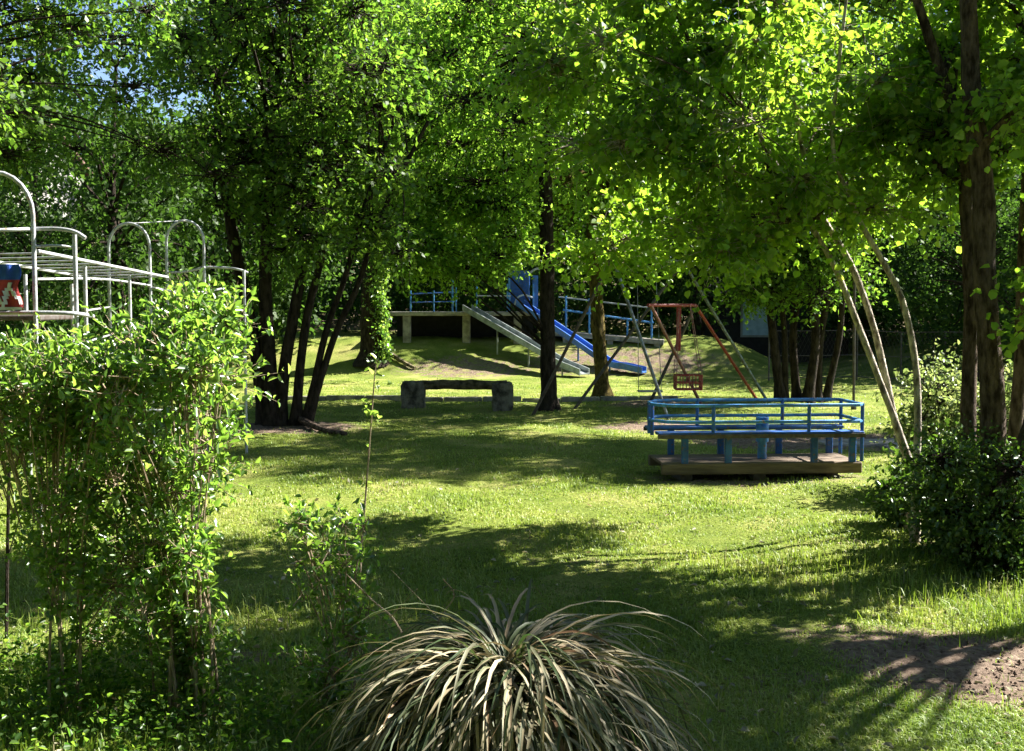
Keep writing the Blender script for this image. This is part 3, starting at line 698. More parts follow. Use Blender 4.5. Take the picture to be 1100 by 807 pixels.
def house(name, label, c, w, d, hw_, hr, rot, wall, roof, wins, cat_='house'):
    t = thing(name, label, cat_, (c[0], c[1], c[2]))
    ca, sa = math.cos(rot), math.sin(rot)
    def L(x_, y_, z_): return (c[0]+x_*ca-y_*sa, c[1]+x_*sa+y_*ca, c[2]+z_)
    mb = MB(); mb.add([L(-w/2, -d/2, -2), L(w/2, -d/2, -2), L(w/2, d/2, -2), L(-w/2, d/2, -2), L(-w/2, -d/2, hw_), L(w/2, -d/2, hw_), L(w/2, d/2, hw_), L(-w/2, d/2, hw_), L(-w/2, 0, hw_+hr*.97), L(w/2, 0, hw_+hr*.97)],
                      [(0, 1, 5, 4), (1, 2, 6, 9, 5), (2, 3, 7, 6), (3, 0, 4, 8, 7)]); mb.build('wall', wall, t, smooth=False)
    mb = MB(); o_ = .5; th_ = .18; r_ = hr*o_/(d/2)
    for s_ in (-1, 1):
        a_ = [L(-w/2-o_, s_*(d/2+o_), hw_-r_), L(w/2+o_, s_*(d/2+o_), hw_-r_), L(w/2+o_, 0, hw_+hr), L(-w/2-o_, 0, hw_+hr)]
        b_ = [(p[0], p[1], p[2]+th_) for p in a_]; mb.add(a_+b_, [(3, 2, 1, 0), (4, 5, 6, 7), (0, 1, 5, 4), (1, 2, 6, 5), (3, 0, 4, 7)])
    mb.build('roof', roof, t, smooth=False)
    for (x_, z_, ww, hh_, mt) in wins:
        q4 = lambda off, e_: [L(x_-ww/2-e_, -d/2-off, z_-e_), L(x_+ww/2+e_, -d/2-off, z_-e_), L(x_+ww/2+e_, -d/2-off, z_+hh_+e_), L(x_-ww/2-e_, -d/2-off, z_+hh_+e_)]
        fr = MB(); A_ = q4(.05, .08); B_ = q4(.0, .08); fr.add(A_+B_, [(0, 1, 2, 3), (1, 0, 4, 5), (2, 1, 5, 6), (3, 2, 6, 7), (0, 3, 7, 4)])
        f_ = fr.build('window', M['wall_w'], t, smooth=False)
        g_ = MB(); g_.add(q4(.056, 0), [(0, 1, 2, 3)]); og = g_.build('pane', mt, smooth=False); og.parent = f_; og.location = (0, 0, 0)
    return t
hp = P(18, 200, 62)
house('brown_roofed_house', 'white house with a long brown roof on the hillside at upper left', (hp[0]-4.6, 62, tz(hp[0]-4, 62)), 13, 8, hp[2]+1.2-tz(hp[0], 62), 2.0, R(-6), M['wall_w'], M['roof'], [(x_, 3.0, 1.1, 1.3, M['glass']) for x_ in (-4, -1, 2, 5)])
hp = P(275, 205, 66)
house('white_house', 'pale house glimpsed on the hill between the two dark upright trunks', (hp[0]+1.5, 66, tz(hp[0], 66)), 9, 7, hp[2]-tz(hp[0], 66)+.4, 2.0, R(10), M['wall_w'], M['roof'], [(x_, 3.4, 1.1, 1.4, M['glass']) for x_ in (-3, 0, 3)])
hp = P(809, 330, 46)
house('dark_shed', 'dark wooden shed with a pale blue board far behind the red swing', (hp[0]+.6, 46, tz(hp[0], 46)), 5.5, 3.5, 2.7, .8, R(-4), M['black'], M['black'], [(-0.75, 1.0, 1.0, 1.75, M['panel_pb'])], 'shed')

def branchy(name, label, pts, r, mat, seg=7, cat_='branch'):
    t = thing(name, label, cat_, (pts[0][0], pts[0][1], pts[0][2])); c = curve(pts, 5)
    MB().tube([tuple(p) for p in c], [r*(1-.5*i/len(c)) for i in range(len(c))], seg, jit=.12).build('stem', mat, t)
    for k in range(1):
        p = c[5+k*3]; q_ = (p[0]+random.uniform(-.3, .3), p[1]+random.uniform(-.2, .2), p[2]+random.uniform(.02, .2)); MB().tube([tuple(p), q_], [r*.5, r*.2], 5).build('side_twig', mat, t)
def gz(px, py, h=0): q_ = G(px, py); return (q_[0], q_[1], q_[2]+h)
branchy('fallen_branch', 'dark fallen branch lying at the foot of the ivy clad tree', [gz(402, 378, .1), gz(418, 384, .14), gz(432, 392, .1), gz(446, 398, .06)], .1, M['log'])
branchy('surface_root', 'gnarled roots spreading right of the leaning trunk clump', [gz(318, 455, .12), gz(336, 462, .08), gz(352, 466, .05), gz(372, 468, .03)], .07, M['bark_brown'], cat_='root')
for k, (x_, y_) in enumerate(((430, 402), (455, 392), (470, 406))): pass
branchy('dry_twig', 'bare grey twig leaning out of the strap leaved tuft towards upper left', [P(432, 680, 5.3), P(420, 662, 5.35), P(400, 645, 5.4), P(372, 617, 5.45)], .006, M['stem'], cat_='twig')
branchy('bent_dry_twig', 'thin dry stalk rising left of the strap leaved tuft', [P(470, 690, 5.3), P(472, 665, 5.3), P(488, 640, 5.3), P(476, 622, 5.3)], .004, M['stem'], cat_='twig')

# ============================================================ TREES
# right front big tree
T6a = trunk_path([(1074, 600, 32.7), (1067, 520, 26.7), (1066, 420, 24.9), (1058, 300, 23.2), (1056, 200, 22.4), (1044, 100, 19.8), (1040, 0, 17.2), (1030, -120, 20.6), (1050, -260, 13.8)], 9.4)
T6b = trunk_path([(1046, 560, 18), (1040, 460, 16), (1043, 330, 15), (1038, 220, 14), (1030, 140, 13), (1008, 70, 11), (985, 0, 9), (965, -70, 5)], 9.9)
T6c = trunk_path([(1072, 585, 20), (1086, 520, 18), (1112, 440, 17), (1130, 330, 16), (1150, 150, 14), (1160, 0, 10)], 9.2)
T6d = trunk_path([(1082, 560, 15.5), (1096, 400, 13.8), (1099, 300, 13.8), (1104, 180, 12.0), (1110, 20, 12.0), (1115, -100, 8.6)], 10.4)
cl = fill(1080, 1420, -380, -70, 9.5, 10.8, 22, .6)+fill(960, 1200, -40, 60, 10.1, 11.2, 6, .34)+fill(1075, 1200, 60, 340, 8.8, 10.8, 7, .34)+fill(950, 1015, 0, 190, 9.9, 10.9, 4, .28)
make_tree('broadleaf_tree', 'large brown barked tree with several trunks at the right edge', [T6a, T6b, T6c, T6d], cl, M['bark_brown'], M['leaf_maple'], 0.066, 58, 12, .42, True, lobed=True, wid=.85, limb_r=.06, seg=16)
T9 = [trunk_path([(1500, 560, 30), (1500, 400, 27), (1505, 200, 24), (1510, 0, 20), (1510, -200, 15)], 9.2)]
cl = fill(1330, 1480, -230, -40, 7.9, 9.8, 18, .6)+fill(1340, 1620, -400, -230, 8.0, 9.8, 30, .6)+fill(1540, 1720, -560, -150, 6.9, 7.7, 8, .5)+fill(1400, 1560, -450, -300, 8.3, 9.8, 8, .6)
make_tree('overhanging_tree', 'leafy tree just outside the right picture edge shading the near lawn', T9, cl, M['bark_brown'], M['leaf_maple'], 0.09, 30, 9, .45, False, limb_r=.05)
# leaning pale stems
T7a = trunk_path([(984, 520, 9.4), (968, 470, 7.8), (946, 412, 7.0), (922, 350, 7.0), (898, 290, 6.2), (870, 240, 5.5), (830, 170, 4.7), (795, 110, 3.9), (745, 55, 3.1)], 10.6)
T7b = trunk_path([(978, 505, 8.6), (962, 455, 7.8), (950, 400, 7.8), (935, 340, 7.0), (912, 280, 7.0), (880, 225, 6.2), (860, 150, 5.5), (850, 60, 4.7), (846, -60, 3.9)], 10.9)
T7c = trunk_path([(984, 520, 8.6), (986, 440, 7.8), (982, 380, 7.0), (968, 320, 7.0), (945, 275, 6.2), (920, 230, 5.5), (895, 160, 4.7), (900, 80, 3.9), (915, -50, 3.1)], 10.2)
cl = fill(640, 850, 150, 270, 9.8, 12.8, 11, .40)+fill(840, 1000, 130, 230, 9.9, 12.6, 8, .36)+fill(560, 960, -20, 160, 9.8, 12.0, 18, .48)+fill(600, 880, -160, -20, 10, 12, 8, .5)
make_tree('leaning_tree', 'young tree with three pale stems leaning left over the lawn at right', [T7a, T7b, T7c], cl, M['bark_pale'], M['leaf_maple'], 0.065, 60, 12, .40, True, lobed=True, wid=.85, limb_r=.014, limb_frac=.3, limb_m=M['bark_brown'])

# centre trunk
T3 = trunk_path([(590, 440, 19), (589, 400, 17), (588, 330, 16), (587, 240, 15), (585, 150, 14), (583, 50, 12), (580, -60, 10), (578, -200, 8)], 24.0)
cl = fill(440, 690, -40, 140, 21, 27, 31, 1.0)+fill(425, 560, 130, 250, 22, 26, 14, .75)+fill(425, 565, 245, 292, 22.5, 26, 9, .45)
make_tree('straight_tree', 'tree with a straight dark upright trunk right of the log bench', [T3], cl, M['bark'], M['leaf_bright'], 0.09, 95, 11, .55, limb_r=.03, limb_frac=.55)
T4 = trunk_path([(647, 425, 18, 27), (646, 400, 15, 27), (642, 340, 14, 27), (639, 290, 13, 27), (636, 240, 12, 27), (640, 150, 11, 27), (648, 40, 9, 27), (650, -100, 7, 27)], 27)
cl = fill(560, 800, 10, 215, 25, 30, 25, 1.05)+fill(600, 720, 215, 262, 25, 27.5, 6, .5)
make_tree('mossy_tree', 'slim mossy yellow lit trunk standing just right of the straight dark one', [T4], cl, M['bark_moss'], M['leaf_bright'], 0.095, 85, 11, .6)
T8 = [trunk_path([(1190, 470, 26), (1195, 330, 24), (1200, 150, 20), (1200, -60, 15)], 20.5)]
cl = fill(970, 1380, -260, 0, 18.8, 23, 52, 1.0)+fill(860, 970, -220, 0, 20.8, 23.5, 16, 1.0)+fill(1060, 1300, -60, 200, 19.5, 22, 20, .8)
make_tree('spreading_tree', 'leafy tree beyond the right picture edge reaching over behind the large brown trunk', T8, cl, M['bark'], M['leaf_mid'], 0.11, 60, 10, .6)
# dark multi stem behind roundabout
def ms(base_px, tops, Yv, w0):
    out = []
    for (bx, by), (tx, ty) in zip(base_px, tops):
        w_ = w0*random.uniform(.65, 1.3); j_ = random.uniform(-6, 6)
        out.append(trunk_path([(bx, by, w_), ((bx*2+tx)/3+j_, by*.66+ty*.33, w_*.8), ((bx+tx*2)/3-j_*.5, by*.33+ty*.66, w_*.72), (tx, ty, w_*.6), (tx+(tx-bx)*.5, ty-130, w_*.4)], Yv+random.uniform(-.3, .3)))
    return out
T5 = ms([(843, 428), (856, 430), (868, 428), (838, 425), (878, 426), (888, 424)], [(838, 250), (856, 240), (878, 240), (815, 230), (896, 250), (918, 260)], 26.0, 9)
cl = fill(740, 990, -40, 235, 24, 29, 48, 1.1)+fill(780, 920, 225, 315, 24.5, 26.5, 16, .6)
make_tree('multi_stem_tree', 'clump of dark upright stems behind the right half of the rocking platform', T5, cl, M['bark'], M['leaf_mid'], 0.11, 60, 10, .6)
# left leaning cluster
T1 = [trunk_path(q, 20.2) for q in (
    [(300, 452, 15), (305, 400, 13), (315, 340, 12), (325, 285, 11), (335, 200, 9), (330, 80, 7), (325, -60, 5)],
    [(318, 458, 13), (322, 400, 10), (330, 340, 9), (343, 285, 8), (360, 200, 7), (385, 90, 5)],
    [(328, 455, 11), (338, 410, 8), (352, 350, 7), (370, 300, 6), (392, 220, 5), (430, 110, 4)],
    [(330, 458, 11), (345, 405, 8), (362, 355, 7), (385, 305, 6), (410, 230, 5), (460, 130, 4)],
    [(292, 450, 20), (288, 380, 16), (285, 300, 14), (290, 210, 13), (297, 120, 11), (305, 0, 9), (300, -120, 7)],
    [(283, 450, 14), (272, 360, 13), (255, 280, 12), (240, 190, 10), (232, 80, 8), (225, -50, 6)])]
cl = fill(215, 440, -210, 190, 17.5, 22.5, 62, .85)+fill(300, 430, 180, 285, 18.5, 22, 13, .6)+fill(215, 300, 120, 230, 18.5, 22, 5, .5)
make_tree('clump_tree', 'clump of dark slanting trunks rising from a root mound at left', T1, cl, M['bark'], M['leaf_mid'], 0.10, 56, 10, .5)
# tree reaching in at top left
T10 = [trunk_path([(-190, 480, 22), (-185, 330, 20), (-170, 150, 17), (-150, -60, 12), (-140, -200, 8)], 15.5)]
cl = fill(-160, 60, -60, 110, 13.5, 17, 9, .55)+fill(-20, 200, 30, 170, 17, 21, 15, .7)+fill(40, 190, -140, 40, 14, 17.5, 9, .5)+fill(-320, -100, -260, 200, 13, 18, 26, .9)
make_tree('overhanging_tree', 'dark limbed tree reaching in over the climbing frame from the left edge', T10, cl, M['bark'], M['leaf_mid'], 0.09, 50, 10, .5, limb_r=.03)
# ivy clad trunk on bank
T2 = trunk_path([(400, 384, 28), (400, 350, 26), (401, 300, 24), (404, 240, 22), (408, 160, 20), (412, 60, 16), (415, -60, 12)], 36.6)
cl = fill(330, 500, -250, 250, 31, 37, 34, 1.4)
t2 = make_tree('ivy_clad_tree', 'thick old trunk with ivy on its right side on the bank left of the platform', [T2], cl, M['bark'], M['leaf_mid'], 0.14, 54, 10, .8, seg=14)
n = 3000; hgt = 4.2*RNG.random(n)**1.3; th_ = RNG.normal(-.5, .55, n)+.35*np.sin(hgt*2.2); b0 = T2[0]; r_ = .36+np.abs(RNG.normal(0, .10, n))+.12*np.exp(-hgt*2)+.05*np.sin(hgt*5+th_*3)
pos = np.stack([b0[0]+r_*np.cos(th_), b0[1]+r_*np.sin(th_)-.02, tz(b0[0], b0[1])+hgt], 1)
V, Fq, A = leaves(pos, RNG.normal(0, 1, (n, 3))+np.array([.5, -.5, -.6]), .11, .5, detailed=False); link('ivy', mesh_np('ivy', V, Fq, M['leaf_hedge'], attr=A), t2)

# ivy around the right front trunks + dark bush
def leafy_mass(name, label, clumps, mat, size, ntw, nlf, tw, detailed=True, cat_='bush', stem_m=M['bark'], up=.7):
    c0 = np.mean([np.array(c) for c, _ in clumps], 0)
    t = thing(name, label, cat_, (c0[0], c0[1], tz(c0[0], c0[1])))
    mb = MB()
    for c, _ in clumps:
        b = (c0[0]+(c[0]-c0[0])*.3+random.uniform(-.1, .1), c0[1]+(c[1]-c0[1])*.3, tz(c0[0], c0[1])-.05)
        mb.tube([b, lerp(b, c, .5), c], [.02, .014, .006], 5)
    mb.build('stems', stem_m, t)
    L, T = foliage(clumps, size, ntw, nlf, tw, detailed, up); V, F_, A = cat(L); link('foliage', mesh_np('foliage', V, F_, mat, attr=A), t)
    V, F_, _ = cat(T); link('twigs', mesh_np('twigs', V, F_, stem_m), t); return t
cl = fill(1003, 1115, 480, 625, 8.9, 10.2, 28, .23, 1.0)
leafy_mass('ivy_bush', 'dark ivy covered bush around the foot of the right edge tree', cl, M['leaf_ivy'], .045, 90, 9, .24)
cl = fill(1000, 1120, 420, 500, 12.0, 14.0, 16, .42, 1.0)+fill(960, 1010, 440, 480, 12.4, 13.6, 4, .25, 1.0)
leafy_mass('pale_bush', 'sunlit pale leaved bush seen behind the right edge trunks', cl, M['leaf_pale'], .06, 70, 8, .28)
cl = fill(960, 985, 500, 560, 10.4, 11.2, 4, .2, 1.0)
leafy_mass('stem_foot_bush', 'small dark bush at the foot of the pale leaning stems', cl, M['leaf_ivy'], .055, 60, 8, .2)

# ---- left front shrubs
def shrub(name, label, base, nst, clumps, size, ntw, nlf, tw, r=.011, spread=.12, mat='leaf_hedge', along=14, sm='stem'):
    t = thing(name, label, 'shrub', (base[0], base[1], tz(base[0], base[1])))
    L, T = foliage(clumps, size, ntw, nlf, tw, True, .55, wid=.55, droop=-.25)
    wood = MB(); order = sorted(clumps, key=lambda c: -c[0][2])
    for k in range(nst):
        c = np.array(order[int(k*len(order)/nst)][0]); b = np.array([base[0]+random.gauss(0, spread), base[1]+random.gauss(0, spread*.7), tz(*base[:2])-.05])
        m1 = b+(c-b)*.45; m1[0] = b[0]+(c[0]-b[0])*.22; m1[1] = b[1]+(c[1]-b[1])*.22
        pth = curve([b, m1, c], 6); rr = r*random.uniform(.6, 1.25)
        wood.tube(pth, [rr*(1-.7*i/(len(pth)-1)) for i in range(len(pth))], 6, jit=.08)
        # sprigs along the stem
        pts = np.array(pth[1:]); idx = RNG.integers(0, len(pts)-1, along); f = RNG.random((along, 1))
        A_ = pts[idx]*(1-f)+pts[idx+1]*f; D = unit(RNG.normal(0, 1, (along, 3))*np.array([1, 1, .3])+np.array([0, 0, .7])); B_ = A_+D*tw*RNG.uniform(.3, 1.0, (along, 1))
        T.append(twigs(A_, B_, .002, .001)); tt = np.linspace(.2, 1, 7)[None, :, None]
        pos = A_[:, None]+(B_-A_)[:, None]*tt+RNG.normal(0, .008, (along, 7, 3)); dd = D[:, None]*.5+RNG.normal(0, .7, (along, 7, 3))
        L.append(leaves(pos.reshape(-1, 3), dd.reshape(-1, 3), size, .5, wid=.55))
    for c, _ in order:
        c = np.array(c); j = order[random.randrange(len(order))][0]
        b = np.array([base[0]+(c[0]-base[0])*.55, base[1]+(c[1]-base[1])*.55, base[2]+(c[2]-base[2])*.7]); wood.tube([b, c], [.005, .003], 4)
    wood.build('stems', M[sm], t)
    V, F_, A = cat(L); link('foliage', mesh_np('foliage', V, F_, M[mat], attr=A), t)
    V, F_, _ = cat(T); link('twigs', mesh_np('twigs', V, F_, M[sm]), t); return t
b = G(205, 775)
cl = (fill(165, 250, 338, 362, 5.7, 6.4, 7, .07, 1.0)+fill(110, 236, 372, 415, 5.6, 6.6, 13, .13, 1.0)+fill(105, 244, 400, 450, 5.5, 6.6, 11, .14, 1.0)+fill(115, 236, 445, 510, 5.5, 6.5, 8, .13, 1.0)
      +fill(120, 218, 510, 600, 5.6, 6.4, 9, .12, 1.0)+fill(115, 225, 600, 730, 5.6, 6.3, 7, .09, 1.0)+fill(95, 150, 520, 640, 5.7, 6.3, 4, .10, 1.0))
shrub('tall_shrub', 'tall bright green shrub with many bare tan stems at its foot, front left', b, 22, cl, .046, 19, 9, .18, spread=.07)
b = G(60, 770)
cl = (fill(-60, 110, 385, 425, 5.8, 6.9, 18, .14, 1.0)+fill(-60, 110, 415, 470, 5.8, 6.9, 18, .15, 1.0)+fill(-60, 100, 465, 525, 5.8, 6.8, 8, .14, 1.0)+fill(40, 130, 530, 600, 5.8, 6.8, 6, .12, 1.0)
      +fill(70, 140, 600, 700, 5.8, 6.4, 6, .11, 1.0))
shrub('hedge_shrub', 'dense dark shrub at the left edge beside the tall bright one', b, 6, cl, .042, 22, 9, .15, spread=.12, along=16, r=.008)
b = G(368, 765)
cl = fill(315, 345, 545, 600, 5.9, 6.1, 4, .06, 1.0)+fill(330, 385, 590, 650, 5.8, 6.1, 7, .06, 1.0)+fill(345, 425, 560, 640, 5.85, 6.1, 4, .04, 1.0)+fill(335, 400, 650, 700, 5.8, 6.1, 5, .06, 1.0)+fill(325, 390, 700, 760, 5.7, 6.1, 9, .07, 1.0)
shrub('small_shrub', 'small sparse light green shrub between the tall shrub and the tuft', b, 5, cl, .040, 7, 8, .12, r=.007, spread=.04, along=8)
# tall thin sapling
sp = thing('thin_sapling', 'single thin whip-like sapling with a few leaves at its tip', 'sapling', (P(380, 745, 6.2)[0], 6.2, 0))
pth = curve([P(380, 752, 6.2), P(384, 660, 6.2), P(390, 570, 6.2), P(396, 490, 6.2), P(402, 410, 6.2), P(404, 392, 6.2)], 5)
MB().tube([tuple(p) for p in pth], [.009*(1-.75*i/len(pth)) for i in range(len(pth))], 6).build('stem', M['stem'], sp)
pa = []
for (px_, py_, n_, s_) in ((404, 400, 9, .05), (403, 415, 6, .03), (398, 440, 7, .035), (402, 446, 5, .03), (396, 478, 3, .02), (392, 520, 3, .02), (388, 600, 4, .03)):
    c = np.array(P(px_, py_, 6.2)); pa.append(c+RNG.normal(0, s_*.6, (n_, 3)))
pa = np.concatenate(pa); V, Fq, A = leaves(pa, RNG.normal(0, 1, pa.shape), .04, .5); link('foliage', mesh_np('foliage', V, Fq, M['leaf_hedge'], attr=.5+.5*A), sp)
# thin stake at far left
q = G(6, 690); stk = thing('thin_stake', 'thin dark upright stem at the left picture edge', 'stem', q)
MB().tube([(q[0], q[1], -.1), P(8, 600, q[1]), P(10, 500, q[1])], .011, 6, jit=.1).build('stem', M['bark'], stk); 
MB().tube([P(8, 600, q[1]), P(20, 560, q[1])], .005, 5).build('side_twig', M['bark'], stk)

# ---- strap-leaved tuft
C0 = np.array(P(545, 860, 5.0)); C0[2] = tz(C0[0], 5.0)+.02; C0[1] = 5.05
tf = thing('strap_leaved_tuft', 'big arching tuft of cream and green striped strap leaves in the foreground', 'ornamental grass', tuple(C0))
def straps(n, l0, l1, up0, up1, w, rr, rnd_lo, rnd_hi, mat, nm, z0=.52):
    K = 9; az = RNG.uniform(0, 2*np.pi, n); el = R(1)*RNG.uniform(up0, up1, n); ln = RNG.uniform(l0, l1, n); curl = RNG.uniform(1.5, 3.6, n)
    q_ = np.sqrt(RNG.random(n)); rb = rr*q_; el = R(1)*(up1-(up1-up0)*q_+np.clip(RNG.normal(0, 9, n), -18, 14))
    base = C0+np.stack([rb*np.cos(az), rb*np.sin(az)*.8, z0*(1-q_**2)], 1)
    az2 = az+RNG.normal(0, .75, n); tw_ = RNG.normal(0, .5, n)
    p = base.copy(); V = []; 
    for k in range(K):
        f = k/(K-1); a = el-curl*f**1.15; a = np.maximum(a, -1.35)
        d = np.stack([np.cos(a)*np.cos(az2+tw_*f*.6), np.cos(a)*np.sin(az2+tw_*f*.6), np.sin(a)], 1)
        s = unit(np.cross(d, np.array([0, 0, 1.0]))+RNG.normal(0, .1, (n, 3))*0); roll = (tw_*f*1.6)[:, None]; nn = np.cross(s, d); s = s*np.cos(roll)+nn*np.sin(roll)
        ww = (w*(0.55+.6*math.sin(math.pi*min(f*1.1+.1, 1)))*(1-f**4*.96))*np.ones((n, 1))
        if k: p = p+d*(ln/(K-1))[:, None]
        p[:, 2] = np.maximum(p[:, 2], .02)
        V += [p-s*ww/2, p-nn*0-np.cross(s, d)*ww*.18, p+s*ww/2]
    V = np.stack(V, 1).reshape(-1, 3); i = np.arange(n)[:, None]*(3*K); Fs = []
    for k in range(K-1):
        for j in range(2): Fs.append(i+np.array([3*k+j, 3*k+j+1, 3*k+4+j, 3*k+3+j]))
    Fq = np.stack(Fs, 1).reshape(-1, 4); r = RNG.uniform(rnd_lo, rnd_hi, n); A = np.repeat(r, 2*(K-1))
    A = A.reshape(n, K-1, 2); A[:, :, 1] = np.clip(A[:, :, 1]-np.where(RNG.random(n) > .5, .28, 0)[:, None], 0, 1)
    link(nm, mesh_np(nm, V, Fq, mat, True, attr=A.ravel()), tf)
straps(2900, .40, .92, 6, 66, .016, .56, .12, 1.0, M['strap'], 'arching_leaves')
straps(90, .35, .6, 50, 74, .014, .16, 0, .35, M['strap'], 'green_leaves')
straps(320, .5, .8, 0, 40, .017, .40, .3, 1.0, M['strap'], 'lower_leaves')

# ============================================================ BACKGROUND TREES
def bg_variant(kind, mat):
    cls = []
    for k in range(40 if kind != 2 else 30):
        u = RNG.uniform(0, 1); z = 1.2+u*9.8 if kind != 1 else 3.0+u*8; w = 3.2*math.sin(math.pi*min(.15+.8*u, 1))**.6
        a = RNG.uniform(0, 2*math.pi); rr_ = w*math.sqrt(RNG.random()); cls.append(((rr_*math.cos(a), rr_*math.sin(a), z), (1.15, 1.15, .85)))
    return cls
def bg_proto(name, label, kind, mat, x_, y_, s, rz_, size=.17):
    z = tz(x_, y_)
    t = thing(name, label, 'tree', (0, 0, 0), 'trees far behind the playground')
    mb = MB(); pts = curve([(0, 0, -.5, .24), (.1, 0, 2, .18), (-.1, .1, 5, .13), (.1, 0, 9, .05)], 4); mb.tube([p[:3] for p in pts], [p[3] for p in pts], 9, jit=.08)
    cls = bg_variant(kind, mat); lb = MB(); limbs_to(lb, [p for p in pts if p[2] > .8], cls, .06)
    mb.build('trunk', M['bark'], t); lb.build('branches', M['bark'], t)
    L, T = foliage(cls, size, 46, 9, .9, False); V, F_, A = cat(L); link('crown', mesh_np('crown', V, F_, mat, attr=A), t)
    t.location = (x_, y_, z); t.scale = (s, s, s); t.rotation_euler = (0, 0, rz_); return t
def cp(root, label, x_, y_, s, rz_):
    r = root.copy(); COL.objects.link(r); r.location = (x_, y_, tz(x_, y_)); r.scale = (s, s, s*random.uniform(.9, 1.1)); r.rotation_euler = (0, 0, rz_); r['label'] = label
    for ch in list(root.children): c = ch.copy(); COL.objects.link(c); c.parent = r
    return r
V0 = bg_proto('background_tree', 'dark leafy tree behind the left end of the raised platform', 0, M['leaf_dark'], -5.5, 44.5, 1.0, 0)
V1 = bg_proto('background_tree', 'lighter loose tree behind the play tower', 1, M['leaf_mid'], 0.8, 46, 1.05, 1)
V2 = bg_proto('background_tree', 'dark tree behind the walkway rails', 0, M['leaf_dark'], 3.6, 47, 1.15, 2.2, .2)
EXTRA = [(-9.5, 27, 0, .8, 'small leafy tree behind the far end of the climbing frame'),
 (-18.5, 41, 2, .7, 'dark tree near the brown roofed house'), (-9.5, 38, 2, 1.05, 'dark tree between the clump trunks and the ivy clad trunk'),
 (-13, 49, 0, .85, 'far dark tree seen above the climbing frame hoops'), (-8.5, 52, 2, 1.1, 'far tree on the hill left of the pale house'),
 (-3, 55, 2, 1.25, 'tall far tree above the bench'), (3, 58, 0, 1.3, 'tall far tree above the slides'), (7.2, 43.5, 2, 1.0, 'dark tree left of the shed behind the swings'),
 (13.0, 44, 0, 1.05, 'dark tree right of the shed'), (9.5, 55, 2, 1.3, 'tall dark tree rising behind the shed'), (14.0, 33.6, 0, .75, 'leafy tree behind the pole by the rocking platform'),
 (16, 38, 2, 1.0, 'dark tree behind the wire fence'), (15.0, 48, 0, 1.2, 'far tree behind the leaning stems'), (20.5, 46, 2, 1.2, 'far dark tree behind the right edge trunks'),
 (-14, 33, 0, .8, 'loose leaved tree half hiding the brown roofed house'), (22, 36, 0, 1.0, 'dark tree at the far right behind the wire fence'), (-25, 54, 2, .75, 'far tree at the left picture edge beside the house'), (-2.2, 49, 0, 1.1, 'far dark tree above the grey slide')]
for (x_, y_, v, s, lab) in EXTRA: cp((V0, V1, V2)[v], lab, x_, y_, s, random.uniform(0, 6.28))
SHADE_TREES = [(-12, 6, 2, 1.3, 'unseen tree added to cut sky light left of the shrubs'), (-14, 13, 0, 1.3, 'unseen tree added to cut sky light left of the climbing frame'), (-9, -4, 0, 1.6, 'unseen tree added to cut sky light behind the viewer to the left'), (-3, -7, 2, 1.7, 'unseen tree added to cut sky light straight behind the viewer'),  # mostly unseen trees, added to cut sky light and darken the right background
 (3.5, -7, 0, 1.6, 'unseen tree added to cut sky light behind the viewer to the right'), (10, -6, 2, 1.7, 'unseen tree added to cut sky light far behind the viewer to the right'), (-17, -3, 2, 1.7, 'unseen tree added to cut sky light at the far left behind the viewer'), (-20, 22, 2, 1.3, 'unseen tree added to cut sky light left of the clump trunks'), (15, -1, 0, 1.3, 'unseen tree added to cut sky light right of the viewer'),
 (-20, 9, 0, 1.7, 'tall unseen tree added to cut sky light far left of the climbing frame'), (27, 36, 2, 1.2, 'unseen tree added for shade right of the wire fence'), (31, 44, 0, 1.3, 'unseen tree added for shade beyond the right fence end'), (26, 50, 2, 1.3, 'unseen tree added for shade on the right slope'), (34, 53, 2, 1.5, 'unseen tree added for shade high on the right slope'), (19, 42, 0, 1.1, 'dark tree between the wire fence and the right slope')]
for (x_, y_, v, s, lab) in SHADE_TREES: cp((V0, V1, V2)[v], lab, x_, y_, s, random.uniform(0, 6.28))
# dense undergrowth wall on the far side
cls = []
for k in range(170):
    x_ = RNG.uniform(-26, 30); y_ = RNG.uniform(42.5, 58) if x_ < 5.5 else RNG.uniform(47.5, 60); z = tz(x_, y_)
    cls.append(((x_, y_, z+RNG.uniform(.3, 2.4)), (1.7, 1.4, 1.2)))
L, T = foliage(cls, .19, 60, 9, .9, False); V, F_, A = cat(L)
tag(link('undergrowth', mesh_np('undergrowth', V, F_, M['leaf_dark'], attr=A)), 'dark undergrowth filling the slope behind the playground', 'undergrowth', kind='stuff')
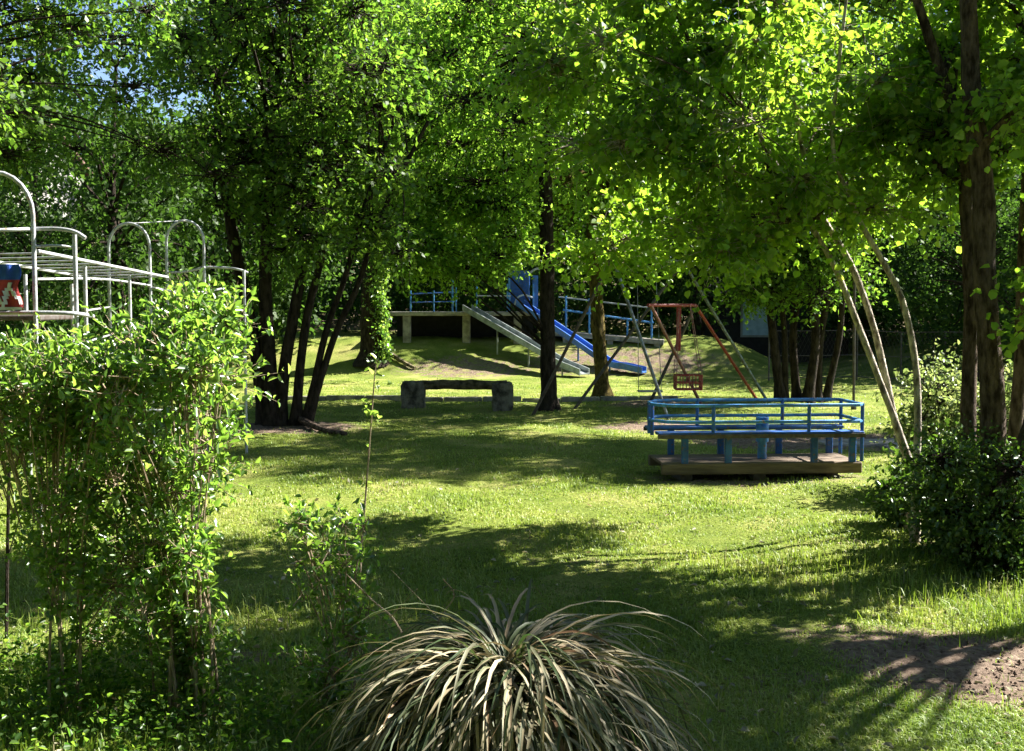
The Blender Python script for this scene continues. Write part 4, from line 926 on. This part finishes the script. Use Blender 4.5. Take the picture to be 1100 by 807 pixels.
# far woodland
cls = []
for k in range(300):
    x_ = RNG.uniform(-60, 70); y_ = RNG.uniform(68, 95); z = tz(x_, y_); hmax = 14 if x_ > -16 else 3.5
    cls.append(((x_, y_, z+RNG.uniform(0, hmax)), (4, 3, 2.6)))
L, T = foliage(cls, .5, 70, 9, 2.2, False); V, F_, A = cat(L)
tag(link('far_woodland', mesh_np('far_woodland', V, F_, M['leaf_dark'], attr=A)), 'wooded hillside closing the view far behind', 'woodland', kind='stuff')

# ============================================================ LIGHT, SKY, CAMERA
w = bpy.data.worlds.new('World'); S.world = w; w.use_nodes = True; nt = w.node_tree; nt.nodes.clear()
sky = nt.nodes.new('ShaderNodeTexSky'); sky.sky_type = 'NISHITA'; sky.sun_disc = False
sky.sun_elevation = SUN_EL; sky.sun_rotation = SUN_AZ; sky.air_density = 0.65; sky.dust_density = 0.35
bg = nt.nodes.new('ShaderNodeBackground'); bg.inputs['Strength'].default_value = 0.05
wo = nt.nodes.new('ShaderNodeOutputWorld'); nt.links.new(sky.outputs[0], bg.inputs[0]); nt.links.new(bg.outputs[0], wo.inputs[0])
sd_ = bpy.data.lights.new('sun', 'SUN'); sd_.energy = 5.0; sd_.angle = R(0.53); sd_.color = (1, .95, .86)
so = bpy.data.objects.new('sun', sd_); COL.objects.link(so)
from mathutils import Vector
sv = Vector((math.sin(SUN_AZ)*math.cos(SUN_EL), math.cos(SUN_AZ)*math.cos(SUN_EL), math.sin(SUN_EL)))
so.rotation_euler = sv.to_track_quat('Z', 'Y').to_euler(); so.location = (20, 20, 30)
cd = bpy.data.cameras.new('camera'); co = bpy.data.objects.new('camera', cd); COL.objects.link(co)
co.location = tuple(CAM); co.rotation_euler = (R(90)-PITCH, 0, 0); cd.sensor_width = 36; cd.lens = 36*F_PX/1100; cd.clip_start = 0.05; cd.clip_end = 3000
S.camera = co
S.view_settings.view_transform = 'Standard'; S.view_settings.look = 'None'; S.view_settings.gamma = 1; S.view_settings.exposure = 2.4
S.render.engine = 'CYCLES'; c = S.cycles
c.max_bounces = 5; c.diffuse_bounces = 2; c.glossy_bounces = 2; c.transmission_bounces = 4; c.transparent_max_bounces = 4
c.use_denoising = True; c.caustics_reflective = False; c.caustics_refractive = False
